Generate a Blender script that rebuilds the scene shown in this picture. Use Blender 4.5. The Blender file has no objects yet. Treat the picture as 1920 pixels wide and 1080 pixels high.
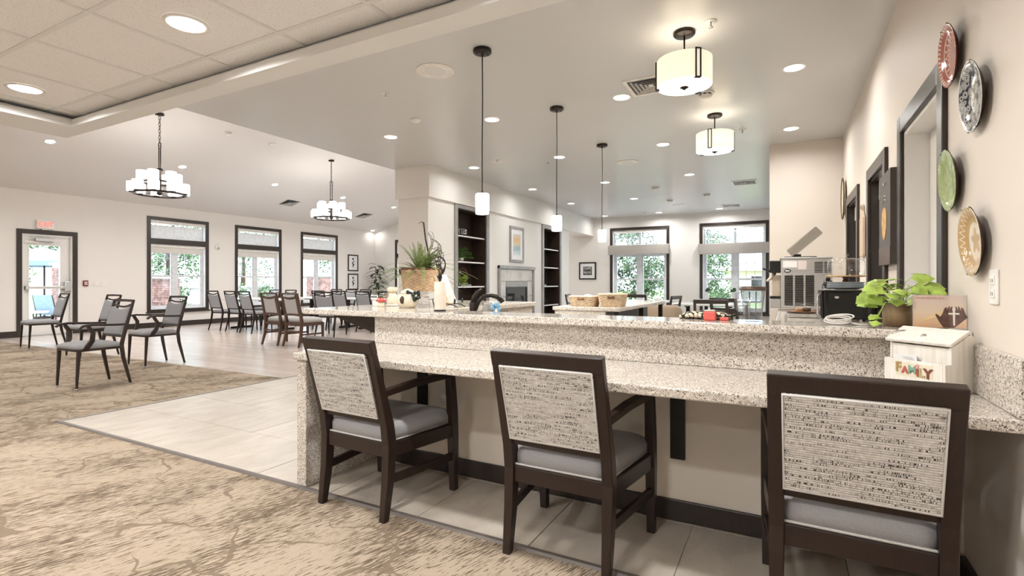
import bpy, math, random
from math import pi, sin, cos, radians, atan2, hypot
from mathutils import Vector, Matrix
random.seed(7)
C = bpy.context.scene.collection
SC = bpy.context.scene

# ------------------------------------------------------------------ camera
cam = bpy.data.cameras.new('camera'); cam_o = bpy.data.objects.new('camera', cam); C.objects.link(cam_o)
cam.sensor_width = 36.0; cam.lens = 962.0/1920*36; cam.shift_y = -11.0/1920; cam.clip_start = 0.02; cam.clip_end = 500
cam_o.location = (0, 0, 1.15); cam_o.rotation_euler = (pi/2, 0, atan2(510, 962))
SC.camera = cam_o

# ------------------------------------------------------------------ world, sun, exposure
w = bpy.data.worlds.new('world'); SC.world = w; w.use_nodes = True
bg = w.node_tree.nodes['Background']; bg.inputs[0].default_value = (0.74, 0.87, 1.0, 1); bg.inputs[1].default_value = 3.0
sun = bpy.data.lights.new('sun', 'SUN'); sun_o = bpy.data.objects.new('sun', sun); C.objects.link(sun_o)
sun.energy = 4.0; sun.angle = radians(0.6); sun.color = (1, 0.96, 0.9); sun_o.rotation_euler = (radians(-32), radians(10), 0)
SC.view_settings.view_transform = 'Standard'; SC.view_settings.look = 'None'
SC.view_settings.exposure = 0.95; SC.view_settings.gamma = 1.0; SC.view_settings.use_curve_mapping = False
SC.cycles.use_denoising = True
SC.cycles.max_bounces = 10; SC.cycles.diffuse_bounces = 5; SC.cycles.glossy_bounces = 4; SC.cycles.transparent_max_bounces = 16
SC.cycles.transmission_bounces = 8; SC.cycles.sample_clamp_indirect = 6.0; SC.cycles.caustics_reflective = False; SC.cycles.caustics_refractive = False
LAMP = 0.56     # common factor on every lamp in the room

# ------------------------------------------------------------------ node helper
class NB:
    def __init__(s, name):
        s.m = bpy.data.materials.new(name); s.m.use_nodes = True; s.nt = s.m.node_tree
        s.p = s.nt.nodes['Principled BSDF']; s.out = s.nt.nodes['Material Output']
    def set(s, sock, v):
        if isinstance(v, bpy.types.NodeSocket): s.nt.links.new(v, sock)
        elif isinstance(v, (tuple, list)):
            n = len(sock.default_value); v = tuple(v)
            sock.default_value = v[:n] if len(v) >= n else v + (1.0,)*(n-len(v))
        else: sock.default_value = v
    def n(s, t, ins=None, **kw):
        nd = s.nt.nodes.new(t)
        for k, v in kw.items(): setattr(nd, k, v)
        for k, v in (ins or {}).items(): s.set(nd.inputs[k], v)
        return nd
    def pos(s): return s.n('ShaderNodeNewGeometry').outputs['Position']
    def obj(s): return s.n('ShaderNodeTexCoord').outputs['Object']
    def normal(s): return s.n('ShaderNodeNewGeometry').outputs['Normal']
    def map(s, v, scale=(1,1,1), rot=(0,0,0), loc=(0,0,0)):
        return s.n('ShaderNodeMapping', {'Vector': v, 'Scale': scale, 'Rotation': rot, 'Location': loc}).outputs[0]
    def noise(s, v, scale=5, detail=2, rough=.5, dist=0, col=False):
        o = s.n('ShaderNodeTexNoise', {'Vector': v, 'Scale': scale, 'Detail': detail, 'Roughness': rough, 'Distortion': dist})
        return o.outputs['Color' if col else 'Fac']
    def vor(s, v, scale=5, feature='F1', out='Distance', rand=1.0):
        return s.n('ShaderNodeTexVoronoi', {'Vector': v, 'Scale': scale, 'Randomness': rand}, feature=feature).outputs[out]
    def math(s, op, a, b=0.0, c=0.0, clamp=False):
        return s.n('ShaderNodeMath', {0: a, 1: b, 2: c}, operation=op, use_clamp=clamp).outputs[0]
    def ramp(s, f, stops, interp='LINEAR'):
        nd = s.n('ShaderNodeValToRGB', {'Fac': f}); e = nd.color_ramp.elements; nd.color_ramp.interpolation = interp
        while len(e) < len(stops): e.new(0.5)
        for i, (p, c) in enumerate(stops):
            e[i].position = p; e[i].color = tuple(c)+(1,) if len(c) == 3 else c
        return nd.outputs[0]
    def step(s, f, a, b): return s.n('ShaderNodeMapRange', {'Value': f, 'From Min': a, 'From Max': b}, clamp=True).outputs[0]
    def mix(s, f, a, b, blend='MIX'):
        nd = s.n('ShaderNodeMix', data_type='RGBA', blend_type=blend)
        s.set(nd.inputs[0], f); s.set(nd.inputs[6], a); s.set(nd.inputs[7], b)
        return nd.outputs[2]
    def sep(s, v): return s.n('ShaderNodeSeparateXYZ', {0: v}).outputs
    def comb(s, x, y, z): return s.n('ShaderNodeCombineXYZ', {0: x, 1: y, 2: z}).outputs[0]
    def bump(s, h, strength=.3, dist=.01):
        s.set(s.p.inputs['Normal'], s.n('ShaderNodeBump', {'Height': h, 'Strength': strength, 'Distance': dist}).outputs[0])
    def fin(s, color=None, rough=None, metal=None, spec=None, **kw):
        for k, v in (('Base Color', color), ('Roughness', rough), ('Metallic', metal), ('Specular IOR Level', spec)):
            if v is not None: s.set(s.p.inputs[k], v)
        for k, v in kw.items(): s.set(s.p.inputs[k.replace('_', ' ')], v)
        return s.m

def plain(name, color, rough=.5, metal=0.0, spec=.5, var=0.06, scale=14):
    b = NB(name); f = b.noise(b.obj(), scale, 3)
    c2 = tuple(max(0, c*(1-var*2)) for c in color); c1 = tuple(min(1, c*(1+var)) for c in color)
    return b.fin(b.ramp(f, [(.3, c2), (.7, c1)]), rough, metal, spec)
def glow(name, color, strength):
    b = NB(name); f = b.noise(b.obj(), 20, 1)
    return b.fin(color, .5, Emission_Color=color, Emission_Strength=b.math('MULTIPLY_ADD', f, strength*.04, strength*.98))
def glass(name, color=(1,1,1), f0=.04, rough=.02, k=.55):
    b = NB(name); nt = b.nt
    tr = b.n('ShaderNodeBsdfTransparent', {'Color': color}); gl = b.n('ShaderNodeBsdfGlossy', {'Roughness': rough, 'Color': (1,1,1)})
    fc = b.n('ShaderNodeLayerWeight', {'Blend': .5}).outputs['Facing']
    mx = b.n('ShaderNodeMixShader', {0: b.math('MULTIPLY_ADD', b.math('POWER', fc, 4.0), k, f0, clamp=True), 1: tr.outputs[0], 2: gl.outputs[0]})
    nt.links.new(mx.outputs[0], b.out.inputs[0]); return b.m

MT = {}
def wood_dark(name, c1, c2, rough=.38):
    b = NB(name); v = b.map(b.obj(), (6, 6, 1.2)); f = b.noise(v, 9, 5, .6, .6)
    return b.fin(b.ramp(f, [(.25, c1), (.75, c2)]), rough, 0, .5)
MT['espresso'] = wood_dark('espresso_wood', (.0135,.0068,.005), (.027,.0135,.0098), .36)
MT['casing'] = wood_dark('dark_casing_wood', (.024,.017,.014), (.040,.029,.024), .3)
MT['brown'] = wood_dark('brown_wood', (.055,.026,.014), (.10,.047,.026), .38)
MT['shelf_wood'] = wood_dark('shelf_wood', (.030,.019,.014), (.055,.034,.026), .4)
MT['cutting'] = wood_dark('cutting_board_wood', (.50,.38,.27), (.62,.50,.37), .5)
b = NB('granite'); p = b.pos()
f1 = b.noise(p, 172, 2, .5, 1.3); f2 = b.noise(b.map(p, (1,1,1), (0,0,0), (3,1,2)), 330, 2, .6, .5); f3 = b.noise(p, 80, 3, .5, .5)
c = b.ramp(f3, [(.35, (.60,.55,.485)), (.65, (.80,.755,.695))])
c = b.mix(b.step(f2, .58, .63), c, (.34,.285,.24)); c = b.mix(b.step(f1, .548, .59), c, (.125,.10,.085))
MT['granite'] = b.fin(c, .09, 0, .5)
def wallp(name, col, rough=.6):
    b = NB(name); p = b.pos(); f = b.noise(p, 260, 2); g = b.noise(p, 1.3, 2)
    b.bump(f, .06, .002)
    return b.fin(b.mix(g, tuple(x*.97 for x in col), tuple(min(1, x*1.03) for x in col)), rough, 0, .4)
MT['wall'] = wallp('wall_paint', (.71,.645,.58)); MT['wall_light'] = wallp('wall_paint_light', (.78,.755,.725)); MT['ceiling'] = wallp('ceiling_paint', (.605,.607,.61), .30)
MT['vault'] = wallp('vault_paint', (.72,.70,.68), .5); MT['beam'] = wallp('beam_paint', (.73,.73,.725), .45); MT['white'] = wallp('white_trim', (.80,.79,.77), .35)
MT['kneewall'] = wallp('knee_wall_paint', (.83,.765,.68))
b = NB('acoustic_tile'); p = b.pos(); f = b.noise(p, 190, 2, .6); g = b.vor(p, 85)
pit = b.math('MULTIPLY', b.step(f, .54, .60), b.step(g, .42, .22)); b.bump(pit, -.5, .003)
MT['acoustic'] = b.fin(b.mix(pit, (.83,.835,.84), (.47,.45,.43)), .9, 0, .2)
b = NB('carpet'); p = b.pos(); r = b.map(p, (1,1,1), (0,0,radians(16)))
st = b.noise(b.map(r, (130, 13, 1)), 1.0, 4, .66, .3); pat = b.noise(b.map(r, (2.6, 1.3, 1)), 1.0, 3, .6); big = b.noise(p, 1.1, 3, .55)
fleck = b.noise(p, 240, 2, .6)
wp = b.n('ShaderNodeVectorMath', {0: p, 1: b.n('ShaderNodeVectorMath', {0: b.noise(p, 2.2, 3, .5, 0, True), 3: .55}, operation='SCALE').outputs[0]}, operation='ADD').outputs[0]
ed = b.vor(b.map(wp, (1.0, 1.6, 0)), 1.75, 'DISTANCE_TO_EDGE'); wid = b.noise(p, 3.1, 2)
crack = b.math('MULTIPLY', b.step(b.math('SUBTRACT', ed, b.math('MULTIPLY', b.math('SUBTRACT', wid, .33), .095)), .004, -.004), b.step(b.noise(b.map(p, (1,1,1), (0,0,0), (5,3,1)), 1.7, 2), .44, .49))
c = b.mix(big, (.375,.307,.233), (.475,.395,.31)); thr = b.math('MULTIPLY_ADD', pat, -.52, .775)
c = b.mix(b.math('MULTIPLY', b.step(b.math('SUBTRACT', st, thr), 0.0, .04), .92), c, (.105,.078,.056))
c = b.mix(b.math('MULTIPLY', crack, .85), c, (.185,.143,.103)); c = b.mix(b.step(fleck, .35, .75), b.mix(.22, c, (.2,.13,.08)), c)
b.bump(b.math('ADD', st, fleck), .5, .006)
MT['carpet'] = b.fin(c, .95, 0, .1)
b = NB('floor_tile'); p = b.pos(); f = b.noise(b.map(p, (3, 1.2, 1)), 2.5, 5, .6, .4); g = b.noise(p, 60, 3)
c = b.ramp(f, [(.3, (.385,.335,.28)), (.7, (.52,.47,.41))]); c = b.mix(b.step(g, .66, .74), c, (.28,.23,.185))
MT['tile'] = b.fin(c, .36, 0, .5)
MT['grout'] = plain('grout', (.52,.47,.41), .9)
b = NB('wood_floor'); p = b.pos(); br = b.n('ShaderNodeTexBrick', {'Vector': p, 'Scale': 1.0, 'Mortar Size': .002, 'Brick Width': 1.2, 'Row Height': .15, 'Color1': (.47,.39,.345), 'Color2': (.57,.485,.435), 'Mortar': (.25,.19,.15)})
gr = b.noise(b.map(p, (2, 26, 1)), 2, 5, .6, .3); c = b.mix(b.step(gr, .35, .7), br.outputs['Color'], b.mix(.5, br.outputs['Color'], (.64,.56,.51)))
MT['wood_floor'] = b.fin(c, .24, 0, .5)
b = NB('woven_fabric'); o = b.obj(); xyz = b.sep(o)
row = b.math('MULTIPLY', xyz[2], 132.0); rid = b.math('FLOOR', row); fr = b.math('FRACT', row)
dash = b.noise(b.comb(b.math('MULTIPLY', xyz[0], 270.0), b.math('MULTIPLY', rid, 7.31), 0.0), 1.0, 1); run = b.noise(b.comb(b.math('MULTIPLY', xyz[0], 9.0), b.math('MULTIPLY', rid, 3.7), 4.0), 1.0, 1)
thread = b.math('MULTIPLY', b.math('SINE', b.math('MULTIPLY', xyz[0], 620.0)), .5)
on = b.math('MULTIPLY', b.math('MULTIPLY', b.step(dash, .53, .58), b.step(run, .47, .54)), b.step(b.math('ABSOLUTE', b.math('SUBTRACT', fr, .5)), .42, .3))
lt = b.noise(b.comb(b.math('MULTIPLY', xyz[0], 60.0), b.math('MULTIPLY', rid, 1.9), 0.0), 1.0, 1)
c = b.ramp(lt, [(.3, (.52,.50,.475)), (.55, (.60,.585,.56)), (.8, (.73,.715,.69))]); c = b.mix(on, c, (.045,.04,.038))
c = b.mix(b.math('MULTIPLY', b.math('MULTIPLY', b.step(fr, .30, .06), b.step(run, .40, .50)), .75), c, (.20,.185,.165))
b.bump(b.math('ADD', b.math('SINE', b.math('MULTIPLY', row, 6.283)), thread), .35, .002)
MT['woven'] = b.fin(c, .9, 0, .2)
def fabric(name, col, sc=520):
    b = NB(name); o = b.obj(); f = b.noise(o, sc, 2, .6); g = b.noise(o, 12, 3); b.bump(f, .25, .001)
    c = b.mix(b.step(f, .3, .7), tuple(x*.78 for x in col), tuple(min(1, x*1.1) for x in col)); c = b.mix(b.math('MULTIPLY', g, .25), c, tuple(x*.8 for x in col))
    return b.fin(c, .85, 0, .2, Sheen_Weight=.15)
MT['grey_fabric'] = fabric('grey_seat_fabric', (.335,.332,.345)); MT['charcoal'] = fabric('charcoal_fabric', (.30,.30,.31)); MT['slate'] = fabric('slate_back_fabric', (.345,.355,.385))
MT['pale_fabric'] = fabric('pale_grey_fabric', (.50,.50,.49)); MT['piping'] = fabric('piping_cord', (.66,.64,.62)); MT['beige_fabric'] = fabric('beige_fabric', (.40,.31,.225)); MT['valance'] = fabric('valance_linen', (.44,.405,.375), 300)
MT['metal_dark'] = plain('dark_bronze_metal', (.030,.023,.02), .32, .7); MT['black'] = plain('black_metal', (.010,.0095,.009), .4, .3); MT['gloss_black'] = plain('gloss_black_plastic', (.006,.006,.007), .12, 0, .6)
b = NB('brushed_steel'); o = b.obj(); f = b.noise(b.map(o, (3, 3, 260)), 1, 2); MT['steel'] = b.fin(b.ramp(f, [(.3, (.52,.52,.52)), (.7, (.66,.655,.65))]), .34, .85, .5)
MT['chrome'] = plain('chrome', (.75,.74,.72), .12, 1.0); MT['white_plastic'] = plain('white_plastic', (.82,.80,.77), .35); MT['vinyl'] = plain('white_vinyl', (.72,.74,.78), .3)
MT['blind'] = plain('white_blind', (.80,.80,.80), .4); MT['shade_fabric'] = fabric('roller_shade', (.74,.72,.68), 300)
MT['shade_glow'] = glow('opal_glass_lit', (1.0,.97,.94), 1.5); MT['drum_glow'] = glow('linen_drum_lit', (1.0,.92,.73), .36); MT['drum_base'] = glow('drum_diffuser_lit', (1.0,.97,.92), .9)
MT['led'] = glow('downlight_lens_lit', (1.0,.98,.95), 5.0); MT['exit_red'] = glow('exit_letters_lit', (1.0,.20,.16), .42)
MT['glass'] = glass('window_glass', (.97,.99,1.0), .03); MT['clear'] = glass('clear_glass', (.985,.985,.985), .075, .02, .85); MT['clear_plastic'] = glass('clear_plastic', (.86,.875,.90), .10, .02, .9)
MT['frosted'] = glass('frosted_plastic', (.60,.59,.57), .10, .25); MT['leaf'] = plain('fern_leaf', (.20,.265,.085), .5, 0, .4, .35, 40); MT['ivy'] = plain('ivy_leaf', (.40,.56,.11), .4, 0, .45, .22, 26); MT['palm'] = plain('palm_leaf', (.022,.042,.022), .35, 0, .5, .3, 30)
MT['bright_leaf'] = plain('bright_leaf', (.10,.25,.03), .45, 0, .4, .3, 40); MT['bush'] = plain('bush_leaf', (.13,.22,.10), .6, 0, .3, .5, 3)
MT['wicker'] = plain('wicker', (.50,.345,.215), .6, 0, .3, .12, 30); MT['wicker_pale'] = plain('pale_wicker', (.64,.49,.335), .6, 0, .3, .12, 30); MT['wicker_dark'] = plain('dark_wicker', (.15,.07,.04), .55, 0, .3, .2, 60)
MT['ceramic'] = plain('cream_ceramic', (.80,.74,.58), .2, 0, .6, .05); MT['ceramic_dark'] = plain('dark_green_ceramic', (.012,.02,.017), .2); MT['ceramic_brown'] = plain('brown_ceramic', (.06,.022,.012), .25)
MT['red'] = plain('red_paint', (.62,.085,.07), .4); MT['coral'] = plain('coral_red', (.66,.12,.10), .5); MT['blue'] = plain('blue_scrubber', (.20,.44,.66), .6, 0, .3, .2, 60)
MT['paper'] = plain('white_paper', (.82,.82,.83), .7, 0, .3, .03); MT['twig'] = plain('dark_twig', (.022,.014,.012), .6); MT['soil'] = plain('soil', (.03,.02,.014), .9)
b = NB('whitewashed_wood'); o = b.obj(); f = b.noise(b.map(o, (60, 60, 5)), 1, 4, .6, .3); g = b.noise(o, 22, 4, .7)
c = b.ramp(f, [(.3, (.72,.68,.61)), (.6, (.85,.82,.76))]); MT['whitewash'] = b.fin(b.mix(b.step(g, .66, .72), c, (.34,.26,.19)), .6)
MT['stone_base'] = plain('patio_concrete', (.56,.54,.51), .85, 0, .2, .1, 3); MT['brick'] = plain('red_brick', (.38,.22,.19), .85, 0, .2, .3, 9); MT['mortar'] = plain('mortar', (.55,.52,.48), .9)
MT['umbrella'] = plain('blue_umbrella_cloth', (.24,.33,.40), .8); MT['tan'] = plain('tan_siding', (.62,.55,.47), .8); MT['roof_tan'] = plain('tan_shingles', (.66,.58,.51), .85, 0, .2, .1, 8)
MT['fp_tile'] = plain('fireplace_tile', (.60,.565,.53), .3, 0, .5, .1, 4); MT['silver_wood'] = plain('silver_grey_trim', (.30,.29,.285), .3, 0, .6, .12, 5)
MT['fireglass'] = plain('fire_glass', (.03,.034,.04), .06, 0, .8); MT['table_white'] = plain('white_laminate', (.80,.80,.80), .25, 0, .5, .02)
MT['brown_glass'] = plain('brown_plastic', (.10,.06,.045), .3); MT['cream'] = plain('cream_plastic', (.66,.56,.45), .4); MT['bread'] = plain('bread_crust', (.55,.36,.19), .7, 0, .3, .2, 30)
MT['grass'] = plain('lawn', (.33,.40,.18), .9, 0, .2, .3, 2)
b = NB('pot_glaze'); o = b.obj(); z = b.sep(o)[2]; f = b.noise(b.map(o, (3, 3, 30)), 6, 4, .6)
c = b.ramp(b.math('MULTIPLY_ADD', f, .35, b.math('MULTIPLY', z, 7.0)), [(.05, (.05,.03,.02)), (.25, (.15,.09,.045)), (.55, (.30,.215,.12)), (.85, (.13,.085,.05))]); MT['pot'] = b.fin(c, .25)
b = NB('floral_cloth'); o = b.obj(); v = b.vor(o, 50); f = b.noise(o, 60, 2)
MT['floral'] = b.fin(b.mix(b.step(b.math('ADD', v, b.math('MULTIPLY', f, .5)), .74, .66), (.012,.012,.012), (.72,.62,.48)), .8)

# ------------------------------------------------------------------ mesh builder
class MB:
    def __init__(s): s.v = []; s.f = []; s.sm = []
    def add(s, vs, fs, smooth=False, mat=None):
        k = len(s.v)
        s.v += [tuple(mat @ Vector(q)) for q in vs] if mat is not None else [tuple(q) for q in vs]
        s.f += [tuple(i+k for i in f) for f in fs]; s.sm += [smooth]*len(fs); return s
    def box(s, x0, x1, y0, y1, z0, z1, mat=None):
        if x0 > x1: x0, x1 = x1, x0
        if y0 > y1: y0, y1 = y1, y0
        if z0 > z1: z0, z1 = z1, z0
        return s.add([(x0,y0,z0),(x1,y0,z0),(x1,y1,z0),(x0,y1,z0),(x0,y0,z1),(x1,y0,z1),(x1,y1,z1),(x0,y1,z1)],
                     [(0,3,2,1),(4,5,6,7),(0,1,5,4),(1,2,6,5),(2,3,7,6),(3,0,4,7)], False, mat)
    def loft(s, secs, smooth=False, caps=True, mat=None, loop=False):
        n = len(secs[0]); vs = [q for r in secs for q in r]; fs = []
        m = len(secs)
        for i in range(m if loop else m-1):
            for j in range(n): fs.append((i*n+j, i*n+(j+1) % n, ((i+1) % m)*n+(j+1) % n, ((i+1) % m)*n+j))
        if caps and not loop: fs.append(tuple(reversed(range(n)))); fs.append(tuple((m-1)*n+j for j in range(n)))
        return s.add(vs, fs, smooth, mat)
    def bar(s, pts, wx, wy, up=(0,0,1), mat=None):
        # rectangular bar along pts; wx, wy full widths (numbers or lists); wx along the side vector, wy along the other
        secs = []
        for i, p in enumerate(pts):
            p = Vector(p); a = Vector(pts[max(i-1, 0)]); c = Vector(pts[min(i+1, len(pts)-1)]); t = (c-a).normalized()
            sd = t.cross(Vector(up)); sd = sd.normalized() if sd.length > 1e-4 else Vector((1,0,0)); u = sd.cross(t).normalized()
            hx = (wx[i] if isinstance(wx, (list, tuple)) else wx)/2; hy = (wy[i] if isinstance(wy, (list, tuple)) else wy)/2
            secs.append([p-sd*hx-u*hy, p+sd*hx-u*hy, p+sd*hx+u*hy, p-sd*hx+u*hy])
        return s.loft(secs, False, True, mat)
    def leg(s, pts, sx, sy, mat=None):
        # section stays horizontal: for legs and posts
        secs = []
        for i, p in enumerate(pts):
            hx = (sx[i] if isinstance(sx, (list, tuple)) else sx)/2; hy = (sy[i] if isinstance(sy, (list, tuple)) else sy)/2
            secs.append([(p[0]-hx,p[1]-hy,p[2]),(p[0]+hx,p[1]-hy,p[2]),(p[0]+hx,p[1]+hy,p[2]),(p[0]-hx,p[1]+hy,p[2])])
        return s.loft(secs, False, True, mat)
    def tube(s, pts, r, n=8, loop=False, mat=None):
        secs = []; N = len(pts); prev = None
        for i in range(N):
            p = Vector(pts[i]); a = Vector(pts[(i-1) % N] if (loop or i) else pts[0]); c = Vector(pts[(i+1) % N] if (loop or i < N-1) else pts[-1])
            t = (c-a); t = t.normalized() if t.length > 1e-9 else Vector((0,0,1))
            if prev is None:
                ref = Vector((0,0,1)) if abs(t.z) < .9 else Vector((1,0,0)); sd = t.cross(ref).normalized()
            else:
                sd = (prev - t*prev.dot(t)); sd = sd.normalized() if sd.length > 1e-6 else prev
            prev = sd; u = t.cross(sd); rr = r[i] if isinstance(r, (list, tuple)) else r
            secs.append([p + sd*(rr*cos(2*pi*k/n)) + u*(rr*sin(2*pi*k/n)) for k in range(n)])
        return s.loft(secs, True, True, mat, loop)
    def lathe(s, prof, n=24, c=(0,0,0), smooth=True, mat=None, caps=True):
        secs = [[(c[0]+r*cos(2*pi*k/n), c[1]+r*sin(2*pi*k/n), c[2]+z) for k in range(n)] for r, z in prof]
        return s.loft(secs, smooth, caps, mat)
    def prism(s, poly, h0, h1, axis='z', mat=None):
        def m(a, b, h): return {'z': (a,b,h), 'y': (a,h,b), 'x': (h,a,b)}[axis]
        n = len(poly); vs = [m(a,b,h0) for a,b in poly] + [m(a,b,h1) for a,b in poly]
        area = sum(poly[i][0]*poly[(i+1)%n][1]-poly[(i+1)%n][0]*poly[i][1] for i in range(n))
        flip = (area < 0) != (axis == 'y')
        fs = [tuple(reversed(range(n))), tuple(range(n, 2*n))] + [(i,(i+1)%n,n+(i+1)%n,n+i) for i in range(n)]
        if flip: fs = [tuple(reversed(f)) for f in fs]
        return s.add(vs, fs, False, mat)
    def ball(s, c, r, n=12, m=8, mat=None):
        rx, ry, rz = r if isinstance(r, (tuple, list)) else (r, r, r)
        secs = []
        for i in range(m+1):
            a = -pi/2 + pi*i/m; a = max(min(a, pi/2-.02), -pi/2+.02)
            secs.append([(c[0]+rx*cos(a)*cos(2*pi*k/n), c[1]+ry*cos(a)*sin(2*pi*k/n), c[2]+rz*sin(a)) for k in range(n)])
        return s.loft(secs, True, True, mat)
    def cushion(s, x0, x1, y0, y1, z0, z1, r=.02, crown=.015, nx=8, ny=8, mat=None):
        # soft upholstered pad: rounded edge, gently crowned top
        def sh(r_): return r_
        cols = []
        for t, zz in ((0.0, z0), (0.0, z0+(z1-z0)*.55), (r*.35, z1-r*.55), (r*1.2, z1)):
            x_0, x_1, y_0, y_1 = x0+t, x1-t, y0+t, y1-t; k = .12*min(x1-x0, y1-y0); ring = []
            for (cx, cy, a0) in ((x_1-k, y_1-k, 0), (x_0+k, y_1-k, pi/2), (x_0+k, y_0+k, pi), (x_1-k, y_0+k, 3*pi/2)):
                for q in range(4):
                    a = a0 + pi/2*q/3; ring.append((cx+k*cos(a), cy+k*sin(a), zz))
            cols.append(ring)
        cx, cy = (x0+x1)/2, (y0+y1)/2
        for sc, dz in ((.6, .75), (.25, 1.0)):
            cols.append([(cx+(q[0]-cx)*sc, cy+(q[1]-cy)*sc, z1+crown*dz) for q in cols[3]])
        return s.loft(cols, True, True, mat)
    def build(s, name, mat, parent=None, loc=None, bevel=0, label=None, smooth=None):
        me = bpy.data.meshes.new(name); me.from_pydata(s.v, [], s.f)
        sm = s.sm if smooth is None else [smooth]*len(s.f)
        me.polygons.foreach_set('use_smooth', sm)
        if isinstance(mat, str): mat = MT[mat]
        me.materials.append(mat); me.update()
        o = bpy.data.objects.new(name, me); C.objects.link(o)
        if parent is not None: o.parent = parent
        if loc is not None: o.location = loc
        if bevel:
            bv = o.modifiers.new('bevel', 'BEVEL'); bv.width = bevel; bv.segments = 2; bv.limit_method = 'ANGLE'; bv.angle_limit = radians(40); bv.harden_normals = False
        if label: o['label'] = label
        return o

def thing(name, label, cat, loc=(0,0,0), rz=0.0, group=None):
    o = bpy.data.objects.new(name, None); C.objects.link(o); o.location = loc; o.rotation_euler = (0, 0, rz); o.empty_display_size = .1
    o['label'] = label; o['category'] = cat
    if group: o['group'] = group
    return o
def tag(o, label, cat, group=None):
    o['label'] = label; o['category'] = cat
    if group: o['group'] = group
    return o
def struct(o): o['kind'] = 'structure'; return o
def stuff(o): o['kind'] = 'stuff'; return o
def sempty(name, loc=(0,0,0), rot=(0,0,0)):
    o = bpy.data.objects.new(name, None); C.objects.link(o); o.location = loc; o.rotation_euler = rot; o['kind'] = 'structure'; return o
def kids(o): return [c for c in bpy.data.objects if c.parent == o]
def dup(root, loc, rz=0.0, label=None, group=None, tree=None):
    r = root.copy(); C.objects.link(r); r.location = loc; r.rotation_euler = (0, 0, rz)
    if label: r['label'] = label
    if group: r['group'] = group
    for ch in root.children:
        c_ = ch.copy(); C.objects.link(c_); c_.parent = r
        for g in ch.children:
            d = g.copy(); C.objects.link(d); d.parent = c_
    return r
def text(name, body, size, mat, parent, loc, rot, extrude=.0015, align='CENTER', sx=1.0, bold=0.0):
    cu = bpy.data.curves.new(name, 'FONT'); cu.body = body; cu.size = size; cu.extrude = extrude; cu.align_x = align; cu.align_y = 'CENTER'; cu.offset = bold
    o = bpy.data.objects.new(name, cu); C.objects.link(o); cu.materials.append(MT[mat] if isinstance(mat, str) else mat); o.parent = parent; o.location = loc; o.rotation_euler = rot; o.scale = (sx, 1, 1)
    dg = bpy.context.evaluated_depsgraph_get(); me = bpy.data.meshes.new_from_object(o.evaluated_get(dg)); n = bpy.data.objects.new('x', me); C.objects.link(n); n.parent = parent; n.location = loc; n.rotation_euler = rot; n.scale = (sx, 1, 1)
    bpy.data.objects.remove(o); bpy.data.curves.remove(cu); n.name = name; return n
def lamp(parent, loc, power, color=(1,.985,.96), size=.12, kind='AREA', spread=pi, shape='DISK', rot=(0,0,0)):
    l = bpy.data.lights.new('lamp_light', kind); l.energy = power*LAMP; l.color = color
    if kind == 'AREA': l.shape = shape; l.size = size; l.spread = spread
    else: l.shadow_soft_size = size
    o = bpy.data.objects.new('lamp_light', l); C.objects.link(o); o.parent = parent; o.location = loc; o.rotation_euler = rot; return o

# ================================================================== ROOM SHELL
def wall(name, axis, c0, c1, a0, a1, z0, z1, holes, mat):
    # axis 'y': wall runs along y at x in c0..c1 ; axis 'x': wall runs along x at y in c0..c1
    mb = MB(); cuts = sorted({a0, a1} | {h[0] for h in holes} | {h[1] for h in holes})
    for i in range(len(cuts)-1):
        p, q = cuts[i], cuts[i+1]; mid = (p+q)/2; zs = [(z0, z1)]
        for h in holes:
            if h[0] < mid < h[1]:
                nz = []
                for (s, e) in zs:
                    if h[2] > s: nz.append((s, min(e, h[2])))
                    if h[3] < e: nz.append((max(s, h[3]), e))
                zs = nz
        for s, e in zs:
            if e-s < 1e-4: continue
            mb.box(c0, c1, p, q, s, e) if axis == 'y' else mb.box(p, q, c0, c1, s, e)
    return struct(mb.build(name, mat))

# floors
struct(MB().box(-14.26, .775, -4.2, 1.985, -.12, 0).box(-14.26, -5.292, 1.985, 4.15, -.12, 0).build('floor', 'carpet'))
struct(MB().box(-14.26, -5.292, 4.15, 15.34, -.12, 0).box(-5.292, -4.9, 4.74, 15.34, -.12, 0).build('floor', 'wood_floor'))
tf = struct(MB().box(-5.276, .775, 1.997, 4.74, -.12, -.006).build('floor', 'grout'))
struct(MB().box(-4.9, .775, 4.74, 13.56, -.12, 0).build('floor', 'tile'))
ROWS = [1.999, 2.540, 3.080, 3.620, 4.160, 4.740]; TW = .605
for r in range(5):
    x = -2.80 - .2*r
    while x > -5.276: x -= TW
    while x < .62:
        a, b2 = max(x, -5.276)+.002, min(x+TW, .615)-.002
        if b2-a > .02 and (r < 2 or a < -2.6):
            dz = random.uniform(-.0006, .0006)
            MB().box(a, b2, ROWS[r]+.002, ROWS[r+1]-.002, -.012, dz).build('tile', 'tile', tf, bevel=.0015)
        x += TW
struct(MB().box(-2.38, .775, 3.080, 4.74, -.012, 0).build('floor', 'tile'))
struct(MB().prism([(1.965,0),(1.999,0),(1.999,.006),(1.99,.012),(1.972,.010)], -5.295, .615, 'x').build('trim_1', plain('transition_strip', (.12,.10,.09), .4)))
struct(MB().prism([(-5.30,0),(-5.272,0),(-5.276,.006),(-5.296,.006)], 1.97, 4.74, 'y').build('trim_2', plain('transition_strip_grey', (.20,.18,.17), .4)))

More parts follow.
